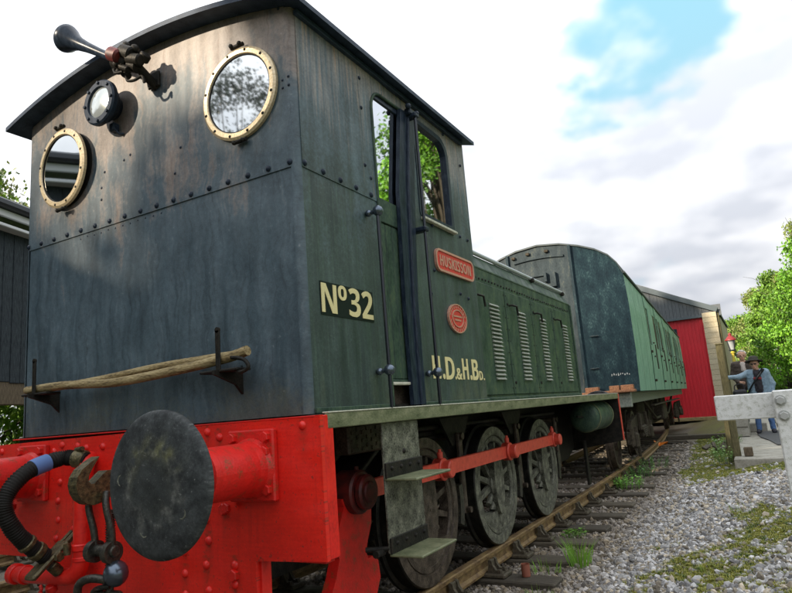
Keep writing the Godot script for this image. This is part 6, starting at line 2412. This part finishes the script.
func build_weeds() -> void:
	weed("grass_tuft", "bright green grass tuft in the ballast beside the near sleepers", V(1.47, -0.20, -3.40), 90, 0.26, 0.20, 801, "grass", Color(.16, .34, .03))
	weed("leafy_weed", "bright leafy weed against the rail below the front of the engine", V(1.02, -0.19, -8.25), 60, 0.17, 0.50, 802, "leafy", Color(.15, .36, .05))
	weed("leafy_weed", "low green weed along the rail by the coach bogie", V(0.95, -0.19, -9.7), 60, 0.18, 0.60, 803, "leafy", Color(.11, .26, .07))
	weed("leafy_weed", "faint green weed between rail and sleepers beside the coach", V(0.98, -0.19, -11.0), 50, 0.2, 0.7, 804, "leafy", Color(.10, .22, .06))
	weed("leafy_weed", "pale leafy weed at the foot of the tall path post", V(2.40, -0.02, -10.2), 60, 0.26, 0.45, 805, "leafy", Color(.20, .34, .10))
	weed("grass_tuft", "thin grass sprouting by the near rail chairs", V(1.25, -0.2, -3.15), 26, 0.13, 0.25, 806, "grass", Color(.14, .28, .03))
	weed("grass_tuft", "small grass sprouts in front of the nearest sleeper end", V(1.42, -0.2, -2.35), 26, 0.10, 0.25, 807, "grass", Color(.15, .28, .03))
	weed("leafy_weed", "small leafy weed growing low beside the chairs near the middle wheel", V(1.14, -0.2, -4.6), 20, 0.09, 0.25, 808, "leafy", Color(.13, .28, .04))
	weed("grass_tuft", "grass blades in the moss at the lower right corner", V(2.75, -0.11, -2.95), 60, 0.13, 0.5, 809, "grass", Color(.20, .27, .04))
	weed("grass_tuft", "grass along the moss strip right of the gravel", V(2.95, -0.06, -5.2), 60, 0.13, 0.7, 810, "grass", Color(.17, .26, .04))
	weed("leafy_weed", "bushy weed beside the scrap heap", V(2.3, -0.05, -12.6), 60, 0.3, 0.5, 811, "leafy", Color(.12, .26, .05))

# ---------------------------------------------------------------- people
# bones: [a, b, ra, rb, colour, blend, squash(Vector3 or null)]
func body_mesh(bones: Array, cell: float) -> ArrayMesh:
	var lo := V(1e9, 1e9, 1e9)
	var hi := -lo
	for b in bones:
		var r: float = max(b[2], b[3]) + cell * 3.0
		for e in [b[0], b[1]]:
			lo = lo.min(e - V(r, r, r))
			hi = hi.max(e + V(r, r, r))
	var n := Vector3i(((hi - lo) / cell).ceil()) + Vector3i(2, 2, 2)
	var F := PackedFloat32Array()
	F.resize(n.x * n.y * n.z)
	F.fill(1.0)
	for b in bones:
		var A: Vector3 = b[0]
		var B: Vector3 = b[1]
		var ra: float = b[2]
		var rb: float = b[3]
		var k: float = b[5]
		var m: float = max(ra, rb) + k + cell * 2.0
		var p0 := Vector3i(((A.min(B) - V(m, m, m) - lo) / cell).floor()).clamp(Vector3i.ZERO, n - Vector3i.ONE)
		var p1 := Vector3i(((A.max(B) + V(m, m, m) - lo) / cell).ceil()).clamp(Vector3i.ZERO, n - Vector3i.ONE)
		var AB := B - A
		var l2: float = max(AB.length_squared(), 1e-9)
		for z in range(p0.z, p1.z + 1):
			for y in range(p0.y, p1.y + 1):
				var base := (z * n.y + y) * n.x
				for x in range(p0.x, p1.x + 1):
					var p := lo + Vector3(x, y, z) * cell
					var t := clampf((p - A).dot(AB) / l2, 0, 1)
					var d := p.distance_to(A + AB * t) - lerpf(ra, rb, t)
					var f := F[base + x]
					var h: float = max(k - absf(f - d), 0.0) / k
					F[base + x] = min(f, d) - h * h * k * 0.25
	var idx := {}
	var pos := []
	var folds := fnl(55, 2)
	var st := SurfaceTool.new()
	st.begin(Mesh.PRIMITIVE_TRIANGLES)
	st.set_smooth_group(1)
	var at := func(x: int, y: int, z: int) -> float: return F[(z * n.y + y) * n.x + x]
	for z in n.z - 1:
		for y in n.y - 1:
			for x in n.x - 1:
				var i0 := (z * n.y + y) * n.x + x
				var v := [F[i0], F[i0 + 1], F[i0 + n.x], F[i0 + n.x + 1], F[i0 + n.x * n.y], F[i0 + n.x * n.y + 1], F[i0 + n.x * n.y + n.x], F[i0 + n.x * n.y + n.x + 1]]
				var mask := 0
				for q in 8:
					if v[q] < 0:
						mask += 1
				if mask == 0 or mask == 8:
					continue
				var s := Vector3.ZERO
				var cnt := 0
				for e in [[0, 1], [2, 3], [4, 5], [6, 7], [0, 2], [1, 3], [4, 6], [5, 7], [0, 4], [1, 5], [2, 6], [3, 7]]:
					if (v[e[0]] < 0) != (v[e[1]] < 0):
						var t: float = v[e[0]] / (v[e[0]] - v[e[1]])
						var a := Vector3(e[0] & 1, (e[0] >> 1) & 1, e[0] >> 2)
						var b := Vector3(e[1] & 1, (e[1] >> 1) & 1, e[1] >> 2)
						s += a.lerp(b, t)
						cnt += 1
				idx[i0] = pos.size()
				var pp := lo + (Vector3(x, y, z) + s / cnt) * cell
				var fo := folds.get_noise_3d(pp.x * 14.0, pp.y * 9.0, pp.z * 14.0)
				pos.append(pp + V(fo, fo * 0.4, -fo) * (0.010 if pp.y < 1.45 else 0.0))
	var cols := []
	for p in pos:
		var best := 1e9
		var c := Color.WHITE
		for b in bones:
			var AB: Vector3 = b[1] - b[0]
			var t := clampf((p - b[0]).dot(AB) / max(AB.length_squared(), 1e-9), 0, 1)
			var d: float = p.distance_to(b[0] + AB * t) - lerpf(b[2], b[3], t)
			if d < best:
				best = d
				c = b[4]
		var tone := 1.0 + folds.get_noise_3d(p.x * 22.0, p.y * 22.0, p.z * 22.0) * 0.35
		cols.append(Color(c.r * tone, c.g * tone, c.b * tone))
	var dx := 1
	var dy := n.x
	var dz := n.x * n.y
	var emit := func(a: int, b: int, c: int, d: int, flip: bool) -> void:
		var q: Array = [a, b, c, a, c, d] if flip else [a, c, b, a, d, c]
		for e in q:
			st.set_color(cols[e])
			st.add_vertex(pos[e])
	for i0 in idx:
		var f0 := F[i0]
		# edge along x, y and z from this cell's corner
		if idx.has(i0 - dy) and idx.has(i0 - dz) and idx.has(i0 - dy - dz) and (f0 < 0) != (F[i0 + dx] < 0):
			emit.call(idx[i0 - dy - dz], idx[i0 - dz], idx[i0], idx[i0 - dy], f0 >= 0)
		if idx.has(i0 - dx) and idx.has(i0 - dz) and idx.has(i0 - dx - dz) and (f0 < 0) != (F[i0 + dy] < 0):
			emit.call(idx[i0 - dx - dz], idx[i0 - dx], idx[i0], idx[i0 - dz], f0 >= 0)
		if idx.has(i0 - dx) and idx.has(i0 - dy) and idx.has(i0 - dx - dy) and (f0 < 0) != (F[i0 + dz] < 0):
			emit.call(idx[i0 - dx - dy], idx[i0 - dy], idx[i0], idx[i0 - dx], f0 >= 0)
	st.generate_normals()
	return st.commit()

func head_bones(c: Vector3, skin: Color, f: Vector3, side: Vector3) -> Array:
	var up := Vector3.UP
	var o := []
	o.append([c + up * 0.03, c + up * 0.03 - f * 0.02, 0.092, 0.088, skin, 0.02])
	o.append([c - up * 0.05 + f * 0.02, c - up * 0.075 + f * 0.045, 0.062, 0.040, skin, 0.03])
	o.append([c + up * 0.005 + f * 0.088, c - up * 0.025 + f * 0.105, 0.012, 0.016, skin, 0.012])
	o.append([c - up * 0.062 + f * 0.080 - side * 0.018, c - up * 0.062 + f * 0.080 + side * 0.018, 0.010, 0.010, skin * Color(.8, .55, .5), 0.006])
	for s in [-1.0, 1.0]:
		o.append([c + side * s * 0.092 + up * 0.02, c + side * s * 0.092 - up * 0.025, 0.016, 0.012, skin, 0.008])
		o.append([c + f * 0.088 + side * s * 0.034 + up * 0.012, c + f * 0.090 + side * s * 0.030 + up * 0.012, 0.010, 0.010, skin * 0.25, 0.004])
	return o

func hand_bones(w: Vector3, dir: Vector3, across: Vector3, skin: Color) -> Array:
	var o := []
	var n := dir.cross(across).normalized()
	o.append([w, w + dir * 0.07, 0.026, 0.034, skin, 0.015])
	for k in 4:
		var root := w + dir * 0.08 + across * (-0.03 + 0.02 * k)
		var l: float = [0.062, 0.075, 0.07, 0.055][k]
		o.append([root, root + dir * l * 0.55 - n * 0.006, 0.0095, 0.009, skin, 0.006])
		o.append([root + dir * l * 0.55 - n * 0.006, root + dir * l * 0.95 - n * 0.028, 0.009, 0.0075, skin, 0.005])
	o.append([w + dir * 0.03 - across * 0.03, w + dir * 0.085 - across * 0.062 - n * 0.012, 0.012, 0.0095, skin, 0.006])
	return o

func build_people() -> void:
	var skin := Color(.52, .30, .21)
	var denim := Color(.17, .25, .32)
	var denim2 := Color(.23, .32, .39)
	var jean := Color(.07, .14, .30)
	var tee := Color(.018, .016, .022)
	var teer := Color(.22, .025, .03)
	var shoe := Color(.03, .03, .04)
	# man in front, facing us, right arm out to the post
	var p := thing("person", "person in pale denim jacket, jeans and dark brimmed hat standing on the path", "person", V(3.06, 0.125, -14.75))
	var b := []
	for s in [-1.0, 1.0]:
		b.append([V(s * 0.105, 0.90, 0), V(s * 0.125, 0.50, 0.015), 0.098, 0.070, jean, 0.05])
		b.append([V(s * 0.125, 0.50, 0.015), V(s * 0.145, 0.11, -0.01), 0.068, 0.056, jean, 0.04])
		b.append([V(s * 0.145, 0.055, -0.05), V(s * 0.165, 0.045, 0.14), 0.050, 0.042, shoe, 0.02])
	b.append([V(-0.09, 0.95, 0), V(0.09, 0.95, 0), 0.125, 0.125, jean, 0.06])
	b.append([V(0, 1.02, 0.048), V(0, 1.36, 0.050), 0.118, 0.104, tee, 0.04])
	b.append([V(-0.05, 1.265, 0.135), V(0.05, 1.265, 0.135), 0.026, 0.026, teer, 0.03])
	for s in [-1.0, 1.0]:
		b.append([V(s * 0.115, 0.96, 0.012), V(s * 0.115, 1.35, 0.012), 0.122, 0.118, denim, 0.03])
		b.append([V(s * 0.10, 1.40, 0.0), V(s * 0.17, 1.40, -0.01), 0.085, 0.080, denim2, 0.05])
	b.append([V(0, 1.40, -0.02), V(0, 1.44, -0.01), 0.085, 0.07, denim, 0.04])
	b.append([V(0, 1.44, 0.0), V(0, 1.52, 0.015), 0.058, 0.055, skin, 0.02])
	# arm held out to the left of the picture
	b.append([V(-0.19, 1.40, 0), V(-0.38, 1.33, 0.10), 0.072, 0.060, denim2, 0.05])
	b.append([V(-0.38, 1.33, 0.10), V(-0.60, 1.34, 0.22), 0.058, 0.046, denim2, 0.03])
	b += hand_bones(V(-0.615, 1.34, 0.228), V(-0.85, 0.02, 0.45).normalized(), V(0.1, 0.98, 0.1).normalized(), skin)
	# other arm bent to the pocket
	b.append([V(0.19, 1.40, 0), V(0.29, 1.12, -0.02), 0.072, 0.060, denim2, 0.05])
	b.append([V(0.29, 1.12, -0.02), V(0.245, 0.90, 0.08), 0.058, 0.048, denim, 0.03])
	b += hand_bones(V(0.24, 0.885, 0.09), V(-0.12, -0.95, 0.15).normalized(), V(0.15, 0.1, 0.98).normalized(), skin)
	b += head_bones(V(-0.02, 1.595, 0.03), skin, V(-0.12, -0.05, 0.99).normalized(), V(0.99, 0, 0.12).normalized())
	obj("body", body_mesh(b, 0.012), M.skin_cloth, p)
	var st := S()
	lathe(st, [Vector2(0.19, -0.012), Vector2(0.195, 0.0), Vector2(0.15, 0.012), Vector2(0.108, 0.016), Vector2(0.104, 0.05), Vector2(0.094, 0.10), Vector2(0.06, 0.125), Vector2(0.0, 0.118)], Transform3D(Basis(V(1, 0, 0), -0.16), V(-0.02, 1.672, 0.015)), 24, false)
	obj("hat", st, mtl("hat_felt", L(.045, .042, .034), 0.9), p)
	st = S()
	tube(st, spline([V(0.13, 1.47, 0.06), V(0.06, 1.36, 0.175), V(-0.07, 1.20, 0.195), V(-0.18, 1.04, 0.15), V(-0.24, 0.94, 0.06)], 5), 0.020, 6)
	box(st, V(0.10, 1.42, 0.13), V(0.07, 0.16, 0.04), 0.012, Basis(V(0, 0, 1), -0.7))
	obj("camera_strap", st, M.black_gloss, p)
	st = S()
	for s in [-1.0, 1.0]:
		box(st, V(-0.03 + s * 0.034, 1.607, 0.128), V(0.052, 0.030, 0.012), 0.006)
	box(st, V(-0.03, 1.612, 0.128), V(0.12, 0.008, 0.008), 0.002)
	obj("sun_glasses", st, M.black_gloss, p)

	# grey-haired man behind
	var q := thing("person", "grey-haired person in dark brown jacket standing behind the denim jacket", "person", V(2.80, 0.325, -15.7))
	b = []
	var coat := Color(.055, .040, .032)
	var trou := Color(.03, .032, .04)
	for s in [-1.0, 1.0]:
		b.append([V(s * 0.105, 0.92, 0), V(s * 0.115, 0.51, 0.015), 0.098, 0.070, trou, 0.05])
		b.append([V(s * 0.115, 0.51, 0.015), V(s * 0.12, 0.11, -0.01), 0.068, 0.056, trou, 0.04])
		b.append([V(s * 0.12, 0.055, -0.05), V(s * 0.13, 0.045, 0.14), 0.050, 0.042, shoe, 0.02])
		b.append([V(s * 0.10, 0.94, 0.0), V(s * 0.115, 1.40, 0.0), 0.130, 0.120, coat, 0.05])
		b.append([V(s * 0.10, 1.45, 0.0), V(s * 0.18, 1.45, -0.01), 0.085, 0.080, coat, 0.05])
		b.append([V(s * 0.20, 1.45, 0), V(s * 0.28, 1.16, 0.02), 0.074, 0.062, coat, 0.05])
		b.append([V(s * 0.28, 1.16, 0.02), V(s * 0.16, 1.02, 0.20), 0.060, 0.048, coat, 0.03])
		b += hand_bones(V(s * 0.15, 1.01, 0.21), V(-s * 0.8, -0.2, 0.5).normalized(), V(0, 0.95, 0.3).normalized(), skin)
	b.append([V(-0.01, 1.30, 0.10), V(-0.01, 1.46, 0.075), 0.05, 0.05, Color(.48, .42, .38), 0.01])
	b.append([V(0, 1.50, 0.0), V(0, 1.58, 0.015), 0.060, 0.056, skin, 0.02])
	b += head_bones(V(0.0, 1.66, 0.03), skin, V(0.1, -0.04, 0.99).normalized(), V(0.99, 0, -0.1).normalized())
	obj("body", body_mesh(b, 0.012), M.skin_cloth, q)
	st = S()
	rng.seed = 5
	for k in 26:
		var a := rng.randf() * TAU
		var e := rng.randf_range(0.1, 1.4)
		var d := V(cos(a) * cos(e), sin(e), sin(a) * cos(e))
		if d.z > 0.45 and d.y < 0.75:
			continue
		ball(st, V(0, 1.695, 0.012) + d * 0.090, 0.034, 6)
	obj("hair", st, mtl("hair_grey", L(.42, .41, .39), 0.9), q)
	var step := thing("concrete_step", "low concrete step under the grey-haired person by the wall", "step", V(2.80, 0.12, -15.75))
	st = S()
	box(st, V(0, 0.102, 0), V(0.56, 0.204, 0.6), 0.01)
	obj("step_slab", st, M.concrete, step)
	# dark bag and low wall left of them
	var bag := thing("shoulder_bag", "black bag resting on the low wall left of the denim jacket", "bag", V(2.66, 0.83, -14.35))
	st = S()
	box(st, V(0, 0.17, 0), V(0.30, 0.34, 0.18), 0.05)
	obj("bag_body", st, mtl("bag_cloth", L(.02, .02, .024), 0.8), bag)
	st = S()
	box(st, V(0.0, 0.15, 0.10), V(0.22, 0.18, 0.05), 0.02)
	obj("bag_pocket", st, M.bag_cloth, bag)
	st = S()
	tube(st, spline([V(-0.10, 0.32, 0), V(-0.08, 0.44, 0), V(0.08, 0.45, 0), V(0.10, 0.32, 0)], 5), 0.014, 6)
	obj("bag_strap", st, M.bag_cloth, bag)
	var lw := thing("low_wall", "low grey block wall at the left edge of the path behind the barrier board", "wall", V(2.60, 0.12, -14.7))
	st = S()
	box(st, V(0, 0.67, 0), V(0.30, 0.06, 1.45), 0.01)
	obj("coping", st, M.concrete, lw)
	for r in 3:
		for k in 3:
			st = S()
			box(st, V(0.0, 0.105 + 0.212 * r, -0.47 + 0.47 * k + (0.02 if r % 2 else 0.0)), V(0.24, 0.204, 0.46), 0.008)
			obj("block", st, M.concrete, lw)

func _ready() -> void:
	setup_camera_light()
	make_materials()
	build_ground()
	build_track("railway_track", 0.0, true, 12.0, -27.5, true)
	build_track("siding_track", -4.05, false, 3.0, -4.0, true)
	build_platform()
	build_loco()
	build_coach()
	build_engine_shed()
	build_left_shed()
	build_posts()
	build_small_things()
	build_people()
	build_trees()
	build_weeds()
	build_gravel()
